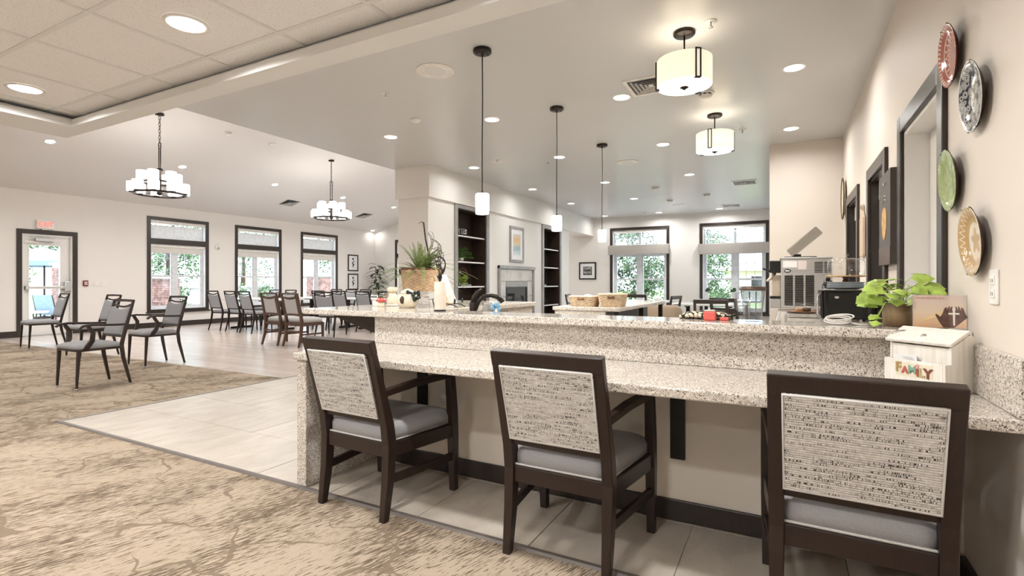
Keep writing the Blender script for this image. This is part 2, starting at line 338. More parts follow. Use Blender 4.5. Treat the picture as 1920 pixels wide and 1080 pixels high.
# left (window) wall of the great room: door + three windows
WL = -14.1
WIN = [(7.07, 8.63), (9.40, 10.96), (11.70, 13.28)]
wall('wall_left', 'y', WL-.2, WL, -4.2, 15.34, 0, 3.2, [(4.68, 5.555, 0, 2.18)] + [(a+.07, b2-.07, .45, 2.74) for a, b2 in WIN], 'wall_light')
wall('wall_far_left', 'x', 15.18, 15.38, -14.3, -6.2, 0, 4.45, [(-12.98, -11.6, .45, 2.68)], 'wall_light')
wall('wall_far', 'x', 13.4, 13.6, -6.2, .2, 0, 3.0, [(-4.053, -2.646, .45, 2.52), (-1.773, -.378, .45, 2.53)], 'wall_light')
wall('wall_return', 'y', -6.2, -6.0, 13.6, 15.38, 0, 3.6, [], 'wall_light')
wall('wall_right', 'y', .615, .775, -4.2, 7.36, 0, 3.0, [(2.875, 3.69, 0, 2.02), (4.29, 4.98, .95, 1.965), (5.75, 6.55, .95, 1.965)], 'wall')
struct(MB().box(-.16, .615, 7.2, 7.36, 0, 2.9).build('wall_kitchen_end', 'wall'))
wall('wall_dining_right', 'y', -.16, .0, 7.36, 13.4, 0, 3.0, [], 'wall_light')
wall('wall_near', 'x', -4.36, -4.2, -14.3, .775, 0, 4.6, [], 'wall_light')

# ceilings
struct(MB().prism([(-14.3,3.038),(-9.35,4.340),(-5.1,3.222),(-5.1,3.4),(-9.35,4.50),(-14.3,3.2)], -4.3, 15.38, 'y').build('ceiling', 'vault'))
struct(MB().box(-5.27, .775, 2.1, 13.6, 2.865, 3.0).build('ceiling', 'ceiling'))
struct(MB().box(-5.27, -5.1, 2.125, 13.6, 2.999, 3.4).build('wall_header', 'vault'))
struct(MB().box(-6.2, -5.1, 13.4, 13.6, 2.9, 3.6).build('wall_header_end', 'vault'))
struct(MB().box(-14.6, 1.2, -4.6, 15.8, 4.7, 4.8).build('roof_light_stop', 'white'))  # unseen slab added above the ceilings to stop light leaks
# lowered tile ceiling over the carpet, with beam and cove edge
GX = [-5.23, -4.965, -4.325, -3.69, -3.065, -2.416, -1.78, -1.14, -.5, .14, .615]; GY = [-.50, .09, .68, 1.27, 1.86, 2.045]
lc = struct(MB().box(-5.4, .7, -4.2, 2.05, 2.53, 2.56).build('ceiling', 'beam'))
for i in range(len(GX)-1):
    for j in range(len(GY)-1):
        MB().box(GX[i]+.006, GX[i+1]-.006, GY[j]+.006, GY[j+1]-.006, 2.500, 2.518).build('ceiling_tile', 'acoustic', lc, bevel=.003)
MB().box(-5.23, .615, -4.2, -.511, 2.500, 2.518).build('ceiling_tile_field', 'acoustic', lc)
g = MB()
for y in GY[:-1]: g.box(-5.23, .615, y-.012, y+.012, 2.494, 2.506)
for x in GX[1:-1]: g.box(x-.012, x+.012, -.5, 2.045, 2.4945, 2.5055)
g.build('ceiling_grid', 'beam', lc)
PY = [1.985, 2.124, 2.124, 2.056, 2.056, 2.046, 2.03, 2.004, 1.985]; PZ = [2.40, 2.40, 2.95, 2.95, 2.492, 2.492, 2.486, 2.472, 2.452]
PX = [-5.06, -5.5, -5.5, -5.236, -5.236, -5.222, -5.15, -5.085, -5.06]
struct(MB().loft([[(x, y, z) for x, y, z in zip(PX, PY, PZ)], [(.775, y, z) for y, z in zip(PY, PZ)]]).build('trim_3', 'beam'))
struct(MB().loft([[(x, -4.2, z) for x, z in zip(PX, PZ)], [(x, y, z) for x, y, z in zip(PX, PY, PZ)]]).build('trim_4', 'beam'))
struct(MB().box(-5.5, -5.42, -4.2, 2.124, 2.94, 3.4).build('wall_header_low', 'beam'))
struct(MB().box(-5.42, -5.1, 2.06, 2.124, 2.94, 3.4).build('wall_header_end', 'beam'))

# fireplace wall with two niches and the soffit above it
wall('wall_fireplace', 'y', -4.93, -4.61, 6.07, 11.65, 0, 2.40, [(6.80, 7.73, .30, 2.345), (10.12, 11.06, .30, 2.33), (8.42, 9.335, .55, 1.165)], 'wall_light')
struct(MB().box(-5.17, -4.93, 6.07, 11.65, 0, 2.40).build('wall_fireplace_back', 'wall_light'))
struct(MB().box(-5.21, -4.57, 6.04, 13.4, 2.40, 2.865).build('ceiling_soffit', 'wall_light'))

# knee wall under the bar, baseboards
struct(MB().box(-2.36, .615, 2.57, 2.72, 0, .927).build('wall_bar', 'kneewall'))
def base(name, x0, x1, y0, y1, h=.12): return struct(MB().box(x0, x1, y0, y1, 0, h).build(name, 'casing', bevel=.004))
base('baseboard_bar', -2.355, .60, 2.553, 2.57, .10)
base('baseboard_left', WL, WL+.018, -4.2, 4.60, .13); base('baseboard_left', WL, WL+.018, 5.64, 15.18, .13)
base('baseboard_far_left', -14.08, -6.2, 15.162, 15.18, .13); base('baseboard_far', -6.0, -.16, 13.382, 13.4, .13)
base('baseboard_right', .597, .615, -4.2, 2.553, .10); base('baseboard_right', .597, .615, 2.75, 2.79, .10)
base('baseboard_fireplace', -4.61, -4.592, 6.07, 6.74, .13); base('baseboard_fireplace', -4.61, -4.592, 7.80, 8.12, .13); base('baseboard_fireplace', -4.61, -4.592, 9.62, 10.06, .13); base('baseboard_fireplace', -4.61, -4.592, 11.12, 11.65, .13)
base('baseboard_column', -5.17, -4.61, 6.052, 6.07, .13)

# ------------------------------------------------------------------ windows
class Fr:   # wall frame: u along the wall, v outward from the room, z up
    def __init__(s, kind, c): s.k, s.c = kind, c
    def box(s, mb, u0, u1, v0, v1, z0, z1):
        if s.k == 'L': return mb.box(s.c-v0, s.c-v1, u0, u1, z0, z1)
        return mb.box(u0, u1, s.c+v0, s.c+v1, z0, z1)
def window(fr, u0, u1, zb, zt, t0, t1, cw, name, blind, shade, mull_c=.5, muntin_top=False, valance=None, meet=1.29, shade_z=1.917):
    um = (u0+u1)/2 if mull_c is None else u0+(u1-u0)*mull_c
    root = sempty(name, (fr.c, um, zb) if fr.k == 'L' else (um, fr.c, zb))
    inv = Vector(root.location)
    def bl(mb, nm, mat, lab=None, bev=0):
        mb.v = [(a-inv.x, b_-inv.y, c_-inv.z) for a, b_, c_ in mb.v]; return mb.build(nm, mat, root, bevel=bev, label=lab)
    a, b2 = u0+cw, u1-cw
    m = MB(); fr.box(m, u0, a, -.022, .0, zb, zt); fr.box(m, b2, u1, -.022, .0, zb, zt); fr.box(m, a, b2, -.022, 0, zt-cw, zt); fr.box(m, a, b2, -.022, 0, zb, zb+cw); bl(m, 'casing', 'casing', None, .004)
    if t0: m = MB(); fr.box(m, a, b2, -.02, .05, t0, t1); bl(m, 'transom_bar', 'casing', None, .004)
    m = MB(); fr.box(m, u0-.03, u1+.03, -.055, 0.0, zb-.012, zb+.022); bl(m, 'sill', 'casing', None, .004)
    lo, hi = zb+cw, zt-cw; tz0 = t0 if t0 else hi-.62; tz1 = t1 if t1 else tz0+.16
    # reveal liner, white
    m = MB(); fr.box(m, a, a+.012, .0, .19, lo, hi); fr.box(m, b2-.012, b2, .0, .19, lo, hi); fr.box(m, a, b2, .0, .19, lo, lo+.012); fr.box(m, a, b2, .0, .19, hi-.012, hi); bl(m, 'reveal', 'white')
    if not t0: m = MB(); fr.box(m, a, b2, .02, .19, tz0, tz1); bl(m, 'transom_bar', 'white')
    # frames at depth .10-.16
    f = .045
    def ring(mb, p, q, z0, z1, v0=.10, v1=.155, w_=f):
        fr.box(mb, p, p+w_, v0, v1, z0, z1); fr.box(mb, q-w_, q, v0, v1, z0, z1); fr.box(mb, p+w_, q-w_, v0, v1, z0, z0+w_); fr.box(mb, p+w_, q-w_, v0, v1, z1-w_, z1)
    m = MB(); ring(m, a+.012, b2-.012, lo+.012, tz0); ring(m, a+.012, b2-.012, tz1, hi-.012); fr.box(m, um-.06, um+.06, .095, .16, lo+.02, tz0); bl(m, 'outer_frame', 'vinyl', None, .003)
    if muntin_top: m = MB(); fr.box(m, um-.03, um+.03, .10, .155, tz1, hi); bl(m, 'transom_mullion', 'vinyl')
    sides = [(a+.055, um-.06), (um+.06, b2-.055)]
    for (p, q) in sides:
        m = MB(); ring(m, p, q, meet, tz0-.045, .115, .15, .03); o1 = bl(m, 'upper_sash', 'vinyl')
        m = MB(); ring(m, p, q, lo+.055, meet+.045, .105, .14, .034); o2 = bl(m, 'lower_sash', 'vinyl')
        m = MB(); w3 = (q-p)/3
        for k in (1, 2): fr.box(m, p+w3*k-.006, p+w3*k+.006, .128, .14, meet+.03, tz0-.07)
        zz = (meet+tz0)/2+.06; fr.box(m, p+.03, q-.03, .128, .14, zz-.006, zz+.006); bl(m, 'muntin_grid', 'vinyl')
        m = MB(); fr.box(m, p+.02, q-.02, .132, .136, meet+.02, tz0-.06); bl(m, 'pane', 'glass')
        m = MB(); fr.box(m, p+.02, q-.02, .122, .126, lo+.075, meet+.02); bl(m, 'pane', 'glass')
    m = MB(); fr.box(m, a+.05, b2-.05, .13, .134, tz1+.03, hi-.05); bl(m, 'pane', 'glass')
    if muntin_top:
        m = MB()
        for (p, q) in ((a+.06, um-.03), (um+.03, b2-.06)):
            for k in (1, 2): fr.box(m, p+(q-p)*k/3-.006, p+(q-p)*k/3+.006, .122, .13, tz1+.04, hi-.06)
            zz = (tz1+hi)/2; fr.box(m, p, q, .122, .13, zz-.006, zz+.006)
        bl(m, 'muntin_grid', 'vinyl')
    if blind is not None:
        m = MB(); fr.box(m, a+.02, b2-.02, .03, .085, hi-.08, hi-.012); bl(m, 'blind_headrail', 'white_plastic', None, .004)
        n = int((hi-.08-tz1-.02)/.042); m = MB(); st = .0
        for k in range(n):
            z = tz1+.03+k*.042
            if blind == 'closed':
                secs = []
                for uu in (a+.03, b2-.075): secs.append([(uu, .052, z-.021), (uu, .050, z-.021), (uu, .066, z+.025), (uu, .068, z+.025)])
            else:
                if k > n-6 and False: continue
                secs = []
                for uu in (a+.03, um+(b2-um)*.12 if blind == 'half' else b2-.05): secs.append([(uu, .03, z-.002), (uu, .03, z+.001), (uu, .075, z+.010), (uu, .075, z+.007)])
            secs = [[((fr.c-q[1], q[0], q[2]) if fr.k == 'L' else (q[0], fr.c+q[1], q[2])) for q in r] for r in secs]
            m.loft(secs)
        o_ = bl(m, 'blind_slats', 'blind'); o_['kind'] = 'stuff'
    if shade:
        m = MB(); fr.box(m, a+.014, b2-.014, .02, .09, tz0-.07, tz0-.002); bl(m, 'shade_cassette', 'white_plastic', None, .006)
        m = MB(); fr.box(m, a+.03, b2-.06, .05, .056, shade_z, tz0-.07); fr.box(m, a+.03, b2-.06, .046, .06, shade_z-.02, shade_z); bl(m, 'roller_shade', 'shade_fabric')
    if valance:
        m = MB(); fr.box(m, u0-.02, u1+.005, -.13, -.024, valance[0], valance[1]); bl(m, 'valance', 'valance', 'grey linen box valance', .008)
    return root
FL, FF, FE = Fr('L', WL), Fr('F', 13.4), Fr('F', 15.18)
for i, (a, b2) in enumerate(WIN):
    window(FL, a, b2, .37, 2.815, 2.122, 2.263, .085, 'window_%d' % (i+1), 'closed', True, .46)
window(FF, -4.123, -2.576, .37, 2.59, None, None, .07, 'window_4', 'open', False, .5, True, (1.875, 2.12), 1.20)
window(FF, -1.843, -.308, .37, 2.60, None, None, .07, 'window_5', 'half', False, .52, True, (1.835, 2.085), 1.20)
window(FE, -13.08, -11.5, .37, 2.755, 2.09, 2.23, .085, 'window_6', 'closed', True, .5)

# ------------------------------------------------------------------ exit door in the window wall
d = sempty('door_1', (WL, 5.12, 0))
X = lambda v: -v      # v outward
def db(nm, mat, boxes, lab=None, bev=0):
    m = MB()
    for (u0, u1, v0, v1, z0, z1) in boxes: m.box(-v0, -v1, u0-5.12, u1-5.12, z0, z1)
    return m.build(nm, mat, d, bevel=bev, label=lab)
db('casing', 'casing', [(4.595,4.685,-.022,0,0,2.27),(5.55,5.64,-.022,0,0,2.27),(4.685,5.55,-.022,0,2.175,2.27)], None, .004)
db('jamb', 'white', [(4.681,4.715,0,.2,0,2.178),(5.52,5.554,0,.2,0,2.178),(4.715,5.52,0,.2,2.145,2.178)])
db('door_leaf', 'white', [(4.72,4.82,.06,.105,.012,2.14),(5.345,5.515,.06,.105,.012,2.14),(4.82,5.345,.06,.105,1.94,2.14),(4.82,5.345,.06,.105,.012,.31)], None, .003)
db('glazing_bead', 'white', [(4.80,4.822,.05,.115,.29,1.96),(5.343,5.365,.05,.115,.29,1.96),(4.822,5.343,.05,.115,1.938,1.96),(4.822,5.343,.05,.115,.29,.312)])
db('pane', 'glass', [(4.82,5.345,.08,.086,.31,1.94)])
pb = db('panic_bar', 'chrome', [(4.74,5.46,-.02,.03,1.005,1.06),(4.735,4.80,-.03,.06,.995,1.07)], 'brushed metal panic bar', .006)
m = MB(); m.box(.045, -.06, 5.41-5.12, 5.51-5.12, .95, 1.16); m.build('latch_case', 'steel', pb, bevel=.008)
db('door_closer', 'steel', [(4.90,5.22,-.03,.055,2.03,2.09)], 'silver door closer', .006); db('closer_arm', 'chrome', [(4.80,5.02,-.02,-.005,2.095,2.11)])
db('closer_cover', 'white_plastic', [(4.725,4.97,.02,.058,1.98,2.03)], None, .004)
db('threshold', 'steel', [(4.69,5.55,.0,.2,-.002,.012)])

# door in the right-hand wall
d2 = sempty('door_2', (.615, 3.28, 0))
def d2b(nm, mat, boxes, lab=None, bev=0):
    m = MB()
    for (u0, u1, v0, v1, z0, z1) in boxes: m.box(v0, v1, u0-3.28, u1-3.28, z0, z1)
    return m.build(nm, mat, d2, bevel=bev, label=lab)
d2b('casing', 'casing', [(2.79,2.877,-.022,0,0,2.115),(3.688,3.775,-.022,0,0,2.115),(2.877,3.688,-.022,0,2.018,2.115)], None, .005)
d2b('jamb', 'white', [(2.876,2.90,0,.158,0,2.019),(3.665,3.689,0,.158,0,2.019),(2.90,3.665,0,.158,1.995,2.019)])
d2b('door_leaf', 'wall_light', [(2.903,3.662,.112,.155,.01,1.992)], 'cream painted door leaf', .003)
d2b('door_knob', 'chrome', [(3.57,3.62,.06,.112,.98,1.03)], None, .015); d2b('hinge', 'chrome', [(2.9,2.908,.095,.115,1.75,1.85)])
# two serving hatches with roll-down shutters
for nm, a, b2 in (('window_7', 4.20, 5.07), ('window_8', 5.66, 6.64)):
    h = sempty(nm, (.615, (a+b2)/2, .95)); uc = (a+b2)/2
    def hb(n_, mat, boxes, lab=None, bev=0):
        m = MB()
        for (u0, u1, v0, v1, z0, z1) in boxes: m.box(v0, v1, u0-uc, u1-uc, z0-.95, z1-.95)
        return m.build(n_, mat, h, bevel=bev, label=lab)
    hb('casing', 'casing', [(a,a+.092,-.022,0,.86,2.055),(b2-.092,b2,-.022,0,.86,2.055),(a+.092,b2-.092,-.022,0,1.963,2.055),(a+.092,b2-.092,-.022,0,.86,.952)], None, .004)
    hb('liner', 'casing', [(a+.091,a+.105,0,.16,.95,1.965),(b2-.105,b2-.091,0,.16,.95,1.965),(a+.105,b2-.105,0,.16,1.95,1.965),(a+.105,b2-.105,0,.16,.95,.965)])
    hb('shutter_housing', 'wall_light', [(a+.106,b2-.106,.05,.158,1.80,1.949)], None, .006)
    sl = MB()
    for k in range(20): sl.prism([(.135,k*.0415-.93+.95), (.142,k*.0415+.02-.93+.95), (.135,k*.0415+.0415-.93+.95), (.15,k*.0415+.0415-.93+.95), (.15,k*.0415-.93+.95)], a+.106-uc, b2-.106-uc, 'y') if False else sl.box(.13, .145, a+.106-uc, b2-.106-uc, .018+k*.0415, .018+k*.0415+.038)
    o_ = sl.build('shutter_slats', 'white_plastic', h, bevel=.004); stuff(o_)
    hb('shutter_track', 'chrome', [(a+.106,a+.125,.105,.13,.966,1.80),(b2-.125,b2-.106,.105,.13,.966,1.80)])

# ================================================================== BAR, COUNTERS, ISLAND
bar = thing('bar_counter', 'long speckled cream granite seating counter along the bar with three armchairs pushed up to it', 'counter', (0, 0, 0))
MB().box(-2.435, .6145, 1.968, 2.545, .716, .756).build('countertop', 'granite', bar, bevel=.006)
MB().box(-2.435, -2.362, 1.995, 2.566, 0, .715).build('end_panel', 'granite', bar, bevel=.004)
MB().box(-2.352, .594, 2.530, 2.566, .757, .926).build('riser', 'granite', bar, bevel=.002)
MB().box(.595, .6145, 1.972, 2.53, .757, .930).build('side_splash', 'granite', bar, bevel=.004)
for x in (-1.985, -1.345, -.452):
    m = MB(); m.box(x-.034, x+.034, 2.545, 2.568, .30, .714); m.box(x-.034, x+.034, 2.13, 2.545, .700, .7145)
    m.build('bracket', 'black', bar, bevel=.002)
ledge = thing('bar_ledge', 'raised granite bar ledge running from the plate wall and turning back at its free end', 'ledge', (0, 0, 0))
pl = [(-2.985,2.50),(-2.96,2.475),(.614,2.455),(.614,2.772),(-2.05,2.772),(-2.05,4.35),(-2.985,4.35)]
MB().prism(pl, .928, .966, 'z').build('ledge_top', 'granite', ledge, bevel=.006)
MB().box(-2.115, -2.08, 2.775, 4.33, .862, .927).build('backsplash', 'granite', ledge)
MB().box(-2.40, -2.115, 2.722, 4.33, 0, .927).build('peninsula_wall', 'kneewall', ledge)
for y in (2.66, 4.1):
    m = MB(); m.prism([(-2.40,.927),(-2.40,.80),(-2.43,.80),(-2.82,.905),(-2.82,.927)], y-.03, y+.03, 'y'); m.build('support_arm', 'espresso', ledge, bevel=.003)
wk = thing('work_counter', 'lower granite work counter behind the bar with the bronze faucet', 'counter', (0, 0, 0))
MB().box(-2.078, -.30, 2.775, 3.38, .825, .86).build('countertop', 'granite', wk, bevel=.004)
for k in range(3): 
    x0 = -2.07+k*.59
    cb = MB().box(x0, x0+.585, 2.79, 3.33, .10, .824).build('cabinet_box', 'casing', wk)
    MB().box(x0+.02, x0+.565, 3.33, 3.35, .12, .80).build('cabinet_door', 'casing', cb, bevel=.003)
MB().box(-2.06, -.32, 2.80, 3.27, 0, .099).build('toe_kick', 'black', wk)
wc = thing('wall_counter', 'granite back counter along the plate wall under the serving hatches', 'counter', (0, 0, 0))
MB().box(-.055, .614, 3.90, 7.198, .825, .86).build('countertop', 'granite', wc, bevel=.004)
for k in range(4):
    y0 = 3.92+k*.81
    cb = MB().box(.0, .612, y0, y0+.80, .10, .824).build('cabinet_box', 'casing', wc)
    MB().box(-.02, .0, y0+.02, y0+.78, .12, .62).build('cabinet_door', 'casing', cb, bevel=.003); MB().box(-.02, .0, y0+.02, y0+.78, .65, .80).build('drawer_front', 'casing', cb, bevel=.003)
isl = thing('island', 'granite topped island with wicker bread baskets behind the bar', 'island', (-1.75, 4.87, 0))
MB().box(-.36, .35, 0, 2.15, .862, .902).build('island_top', 'granite', isl, bevel=.006)
MB().box(-.33, .12, .03, 2.12, .10, .861).build('island_base', 'casing', isl, bevel=.003); MB().box(-.31, .10, .06, 2.09, 0, .099).build('toe_kick', 'black', isl)
MB().box(-.335, .20, .005, .03, .62, .861).build('front_apron', 'granite', isl)
for y in (.06, 1.05, 2.08): m = MB(); m.leg([(.30, y, 0), (.30, y, .861)], .05, .05); m.build('leg', 'espresso', isl, bevel=.003)

# ================================================================== CHAIRS AND TABLES
def bar_chair(label, loc, rz):
    t = thing('bar_armchair', label, 'chair', loc, rz, 'woven back armchairs at the bar'); W = .2175; V = .272
    wd = 'espresso'; LN = .285     # lean of the back, metres per metre
    def back_y(z): return .022-(z-.46)*LN
    def fx(y): return 1+(V/W-1)*max(0, y-.03)/.44     # the seat widens towards the front
    for s in (-1, 1):     # rear posts run from the floor to the top of the back
        MB().leg([(s*W,0,0),(s*W,.028,.20),(s*W,.036,.36),(s*W,.022,.46),(s*W,back_y(.870),.870)], [.034,.042,.045,.045,.042], [.036,.050,.056,.054,.030]).build('rear_post', wd, t, bevel=.0035)
    for s in (-1, 1):
        MB().leg([(s*V,.482,0),(s*V,.474,.30),(s*V,.468,.44),(s*V,.448,.644)], [.036,.044,.044,.040], [.038,.050,.050,.044]).build('front_leg', wd, t, bevel=.0035)
        MB().bar([(s*W+s*.004,back_y(.62)+.01,.618),(s*(W+.026),.20,.638),(s*V,.428,.645)], [.036,.040,.044], .034).build('arm', wd, t, bevel=.005)
        MB().bar([(s*W,.06,.335),(s*V,.455,.335)], .026, .070).build('side_rail', wd, t, bevel=.003)
        MB().bar([(s*W,.05,.19),(s*V,.458,.19)], .022, .040).build('stretcher', wd, t, bevel=.003)
    MB().box(-W+.02, W-.02, .018, .048, .300, .370).build('rear_rail', wd, t, bevel=.003)
    MB().box(-V+.02, V-.02, .455, .485, .300, .370).build('front_rail', wd, t, bevel=.003)
    up = (0, -LN, 1)
    MB().bar([(-W-.021,back_y(.843),.843),(W+.021,back_y(.843),.843)], .038, .066, up).build('top_rail', wd, t, bevel=.004)
    MB().bar([(-W+.02,back_y(.486),.486),(W-.02,back_y(.486),.486)], .026, .040, up).build('lower_rail', wd, t, bevel=.003)
    tilt = Matrix.Translation((0, back_y(.661), .661)) @ Matrix.Rotation(atan2(LN, 1), 4, 'X')
    hx, hz = W-.017, .168
    p = MB(); sec = []
    for y, k in ((-.030, .010), (-.024, .003), (.02, .003), (.040, .03)): sec.append([(-hx+k,y,-hz+k),(hx-k,y,-hz+k),(hx-k,y,hz-k),(-hx+k,y,hz-k)])
    p.loft(sec); pn = p.build('back_panel', 'woven', t); pn.matrix_local = tilt
    c = MB(); c.tube([(-hx+.005,-.028,-hz+.005),(hx-.005,-.028,-hz+.005),(hx-.005,-.028,hz-.005),(-hx+.005,-.028,hz-.005)], .0052, 6, True)
    c.build('back_piping', 'piping', pn)
    m = MB().cushion(-.212, .212, .03, .492, .371, .450, .022, .018); m.v = [(x*fx(y), y, z) for x, y, z in m.v]; m.build('seat_cushion', 'grey_fabric', t)
    MB().tube([(-.213,.03,.374),(.213,.03,.374),(.2135*fx(.49),.491,.374),(-.2135*fx(.49),.491,.374)], .0055, 6, True).build('seat_piping', 'piping', t)
    return t
bc = bar_chair('woven back armchair at the end of the bar by the granite end panel', (-1.912, 1.895, 0), radians(-2.5))
dup(bc, (-.820, 1.915, 0), radians(-1), 'woven back armchair at the middle of the bar between the other two')
dup(bc, (.195, 1.855, 0), radians(-2.0), 'woven back armchair in front of the whitewashed family box, nearest the plate wall')

def banquet(name, label, loc, rz, arms=False, group=None, frame='metal_dark', fab='slate', seatf='charcoal'):
    t = thing(name, label, 'chair', loc, rz, group); W = .205
    for s in (-1, 1):
        MB().leg([(s*(W+.02),-.27,0),(s*W,-.205,.30),(s*W,-.188,.44),(s*W,-.205,.52),(s*(W-.005),-.315,.945)], [.020,.030,.032,.030,.026], [.024,.036,.038,.034,.024]).build('rear_post', frame, t, bevel=.004)
        MB().leg([(s*(W+.005),.235,0),(s*(W+.005),.215,.42)], [.020,.034], [.020,.034]).build('front_leg', frame, t, bevel=.004)
    MB().box(-W-.02, W+.02, -.19, .235, .405, .432).build('seat_frame', frame, t, bevel=.006)
    y = lambda z: -.205-(z-.52)*.259
    MB().bar([(-W,y(.935),.935),(0,y(.935)-.012,.937),(W,y(.935),.935)], .024, .028, (0,-.25,.97)).build('top_rail', frame, t, bevel=.004)
    pts = [(-W+.01+2*(W-.01)*k/8, y(.87)-.010*sin(pi*k/8), .892-.030*sin(pi*k/8)) for k in range(9)]
    MB().bar(pts, .02, .022, (0,-.25,.97)).build('handle_rail', frame, t, bevel=.003)
    MB().bar([(-W+.01,y(.535),.535),(W-.01,y(.535),.535)], .022, .026, (0,-.25,.97)).build('lower_rail', frame, t, bevel=.003)
    tilt = Matrix.Translation((0, y(.70), .70)) @ Matrix.Rotation(atan2(.259, 1), 4, 'X')
    m = MB(); hx = W-.012; sec = []
    for yy, k in ((-.018,.012),(-.012,.0),(.012,.0),(.026,.012),(.032,.05)):
        r = [(-hx+k,yy,-.160+k),(hx-k,yy,-.160+k)] + [(hx-k-2*(hx-k)*q/6, yy, .168-k-.030*sin(pi*q/6)) for q in range(7)]; sec.append(r)
    m.loft(sec); m.build('back_pad', fab, t).matrix_local = tilt
    MB().cushion(-W-.022, W+.022, -.185, .245, .432, .482, .022, .020).build('seat_cushion', seatf, t)
    if arms:
        for s in (-1, 1):
            x = s*(W+.048)
            MB().bar([(s*(W+.012),y(.68)-.005,.672),(x,-.10,.676),(x,.12,.690),(x,.20,.682),(x,.232,.655)], [.030,.036,.042,.042,.036], [.026,.024,.024,.024,.022]).build('arm', frame, t, bevel=.004)
            MB().bar([(s*(W+.012),.165,.42),(s*(W+.040),.11,.52),(x,.105,.60),(x,.15,.674)], [.030]*4, [.052,.046,.040,.034], (0,1,.2)).build('arm_support', frame, t, bevel=.004)
    for s in (-1, 1):
        MB().lathe([(.012,0),(.013,.012),(.0115,.02)], 10, (s*(W+.005), .235, 0)).build('glide', 'steel', t)
    return t
G1 = 'grey side chairs in the great room'; G2 = 'wooden framed armchairs on the carpet'
side = banquet('side_chair', 'grey armless chair standing in front of the glass exit door', (-11.57, 4.12, 0), radians(176), False, G1)
dup(side, (-9.60, 4.02, 0), radians(181), 'grey armless chair partly hidden behind the nearest carpet armchair')
arm = banquet('armchair', 'dark framed grey armchair standing alone on the carpet, closest to the tiles', (-6.83, 2.87, 0), radians(181), True, G2, 'espresso', 'charcoal', 'charcoal')
dup(arm, (-7.80, 4.02, 0), radians(180), 'dark framed grey armchair at the edge of carpet and wood floor, before the first window')
for (x, y, rz, lab) in [
    (-11.95, 7.72, 0, 'grey chair under the first window, leftmost at the long white table'),
    (-11.27, 7.70, -2, 'grey chair second along the near side of the long white table'),
    (-10.66, 7.64, -3, 'grey chair third along the near side of the long white table'),
    (-12.05, 8.86, 180, 'grey chair across the long white table, seen under the second window'),
    (-11.42, 8.86, 180, 'grey chair across the long white table, right of the second window'),
    (-8.52, 7.86, 15, 'grey chair pulled out from its table, just past the free end of the granite ledge'),
    (-9.86, 8.98, 0, 'grey chair with its back to us, leftmost in the row at the rear table'),
    (-9.22, 9.02, 0, 'grey chair with its back to us, second in the row at the rear table'),
    (-8.48, 9.02, 0, 'grey chair with its back to us, third in the row at the rear table'),
    (-7.80, 9.02, 0, 'grey chair with its back to us, last in the row, behind the ceramics'),
    (-11.30, 10.30, 180, 'grey chair on the far side of the rear table, under the third window'),
    (-10.70, 10.28, 180, 'grey chair on the far side of the rear table, before the two framed prints'),
    (-10.20, 10.30, 178, 'grey chair beyond the rear table, closest to the corner palm')]:
    dup(side, (x, y, 0), radians(rz), lab)

def brown_chair(label, loc, rz):
    t = thing('dining_chair', label, 'chair', loc, rz, 'brown wooden dining chairs with pale seats'); W = .215; fr = 'brown'
    for s in (-1, 1):
        MB().leg([(s*(W+.01),-.27,0),(s*W,-.215,.22),(s*W,-.20,.44),(s*W,-.215,.55),(s*(W+.005),-.30,.955)], [.030,.040,.044,.044,.036], [.030,.044,.048,.044,.030]).build('rear_post', fr, t, bevel=.004)
        MB().leg([(s*W,.245,0),(s*W,.235,.42)], [.030,.044], [.030,.044]).build('front_leg', fr, t, bevel=.004)
        MB().bar([(s*W,-.215,.22),(s*W,.23,.22)], .020, .030).build('stretcher', fr, t, bevel=.003)
        MB().bar([(s*W,-.19,.40),(s*W,.235,.40)], .028, .060).build('side_rail', fr, t, bevel=.003)
    MB().bar([(-W,-.222,.27),(W,-.222,.27)], .018, .026).build('rear_stretcher', fr, t, bevel=.003)
    MB().box(-W, W, -.215, -.185, .37, .43).build('rear_rail', fr, t, bevel=.003); MB().box(-W, W, .215, .245, .37, .43).build('front_rail', fr, t, bevel=.003)
    y = lambda z: -.215-(z-.55)*.21
    MB().bar([(-W-.02,y(.94),.945),(W+.02,y(.94),.945)], .026, .026, (0,-.2,.98)).build('top_rail', fr, t, bevel=.004)
    def crv(z, sag, h): return [(-W+2*W*k/8, y(z)-.006, z+sag*(1-sin(pi*k/8))) for k in range(9)]
    MB().bar(crv(.862, .032, .03), .026, .040, (0,-.2,.98)).build('curved_rail', fr, t, bevel=.004)
    MB().bar(crv(.575, -.012, .03), .026, .040, (0,-.2,.98)).build('lower_rail', fr, t, bevel=.004)
    m = MB(); hx = W-.050; sec = []
    for yy, k in ((-.016,.010),(-.010,0),(.014,0),(.024,.02)): sec.append([(-hx+k,yy,-.135+k),(hx-k,yy,-.135+k)] + [(hx-k-2*(hx-k)*q/6, yy, .145-k-.016*sin(pi*q/6)) for q in range(7)])
    m.loft(sec); pad = m.build('back_pad', 'pale_fabric', t); pad.matrix_local = Matrix.Translation((0,y(.72),.72)) @ Matrix.Rotation(atan2(.21,1),4,'X')
    for s in (-1, 1): MB().bar([(s*(W-.036),y(.58),.58),(s*(W-.036),y(.87),.87)], .030, .026, (0,1,.2)).build('back_upright', fr, t, bevel=.003)
    MB().cushion(-W-.01, W+.01, -.18, .25, .43, .505, .024, .02).build('seat_cushion', 'pale_fabric', t)
    return t
br = brown_chair('brown wooden dining chair with pale grey pads, left of a matching pair', (-8.28, 6.47, 0), radians(-2))
dup(br, (-7.70, 6.46, 0), radians(-4), 'brown wooden dining chair with pale grey pads, right of a matching pair')

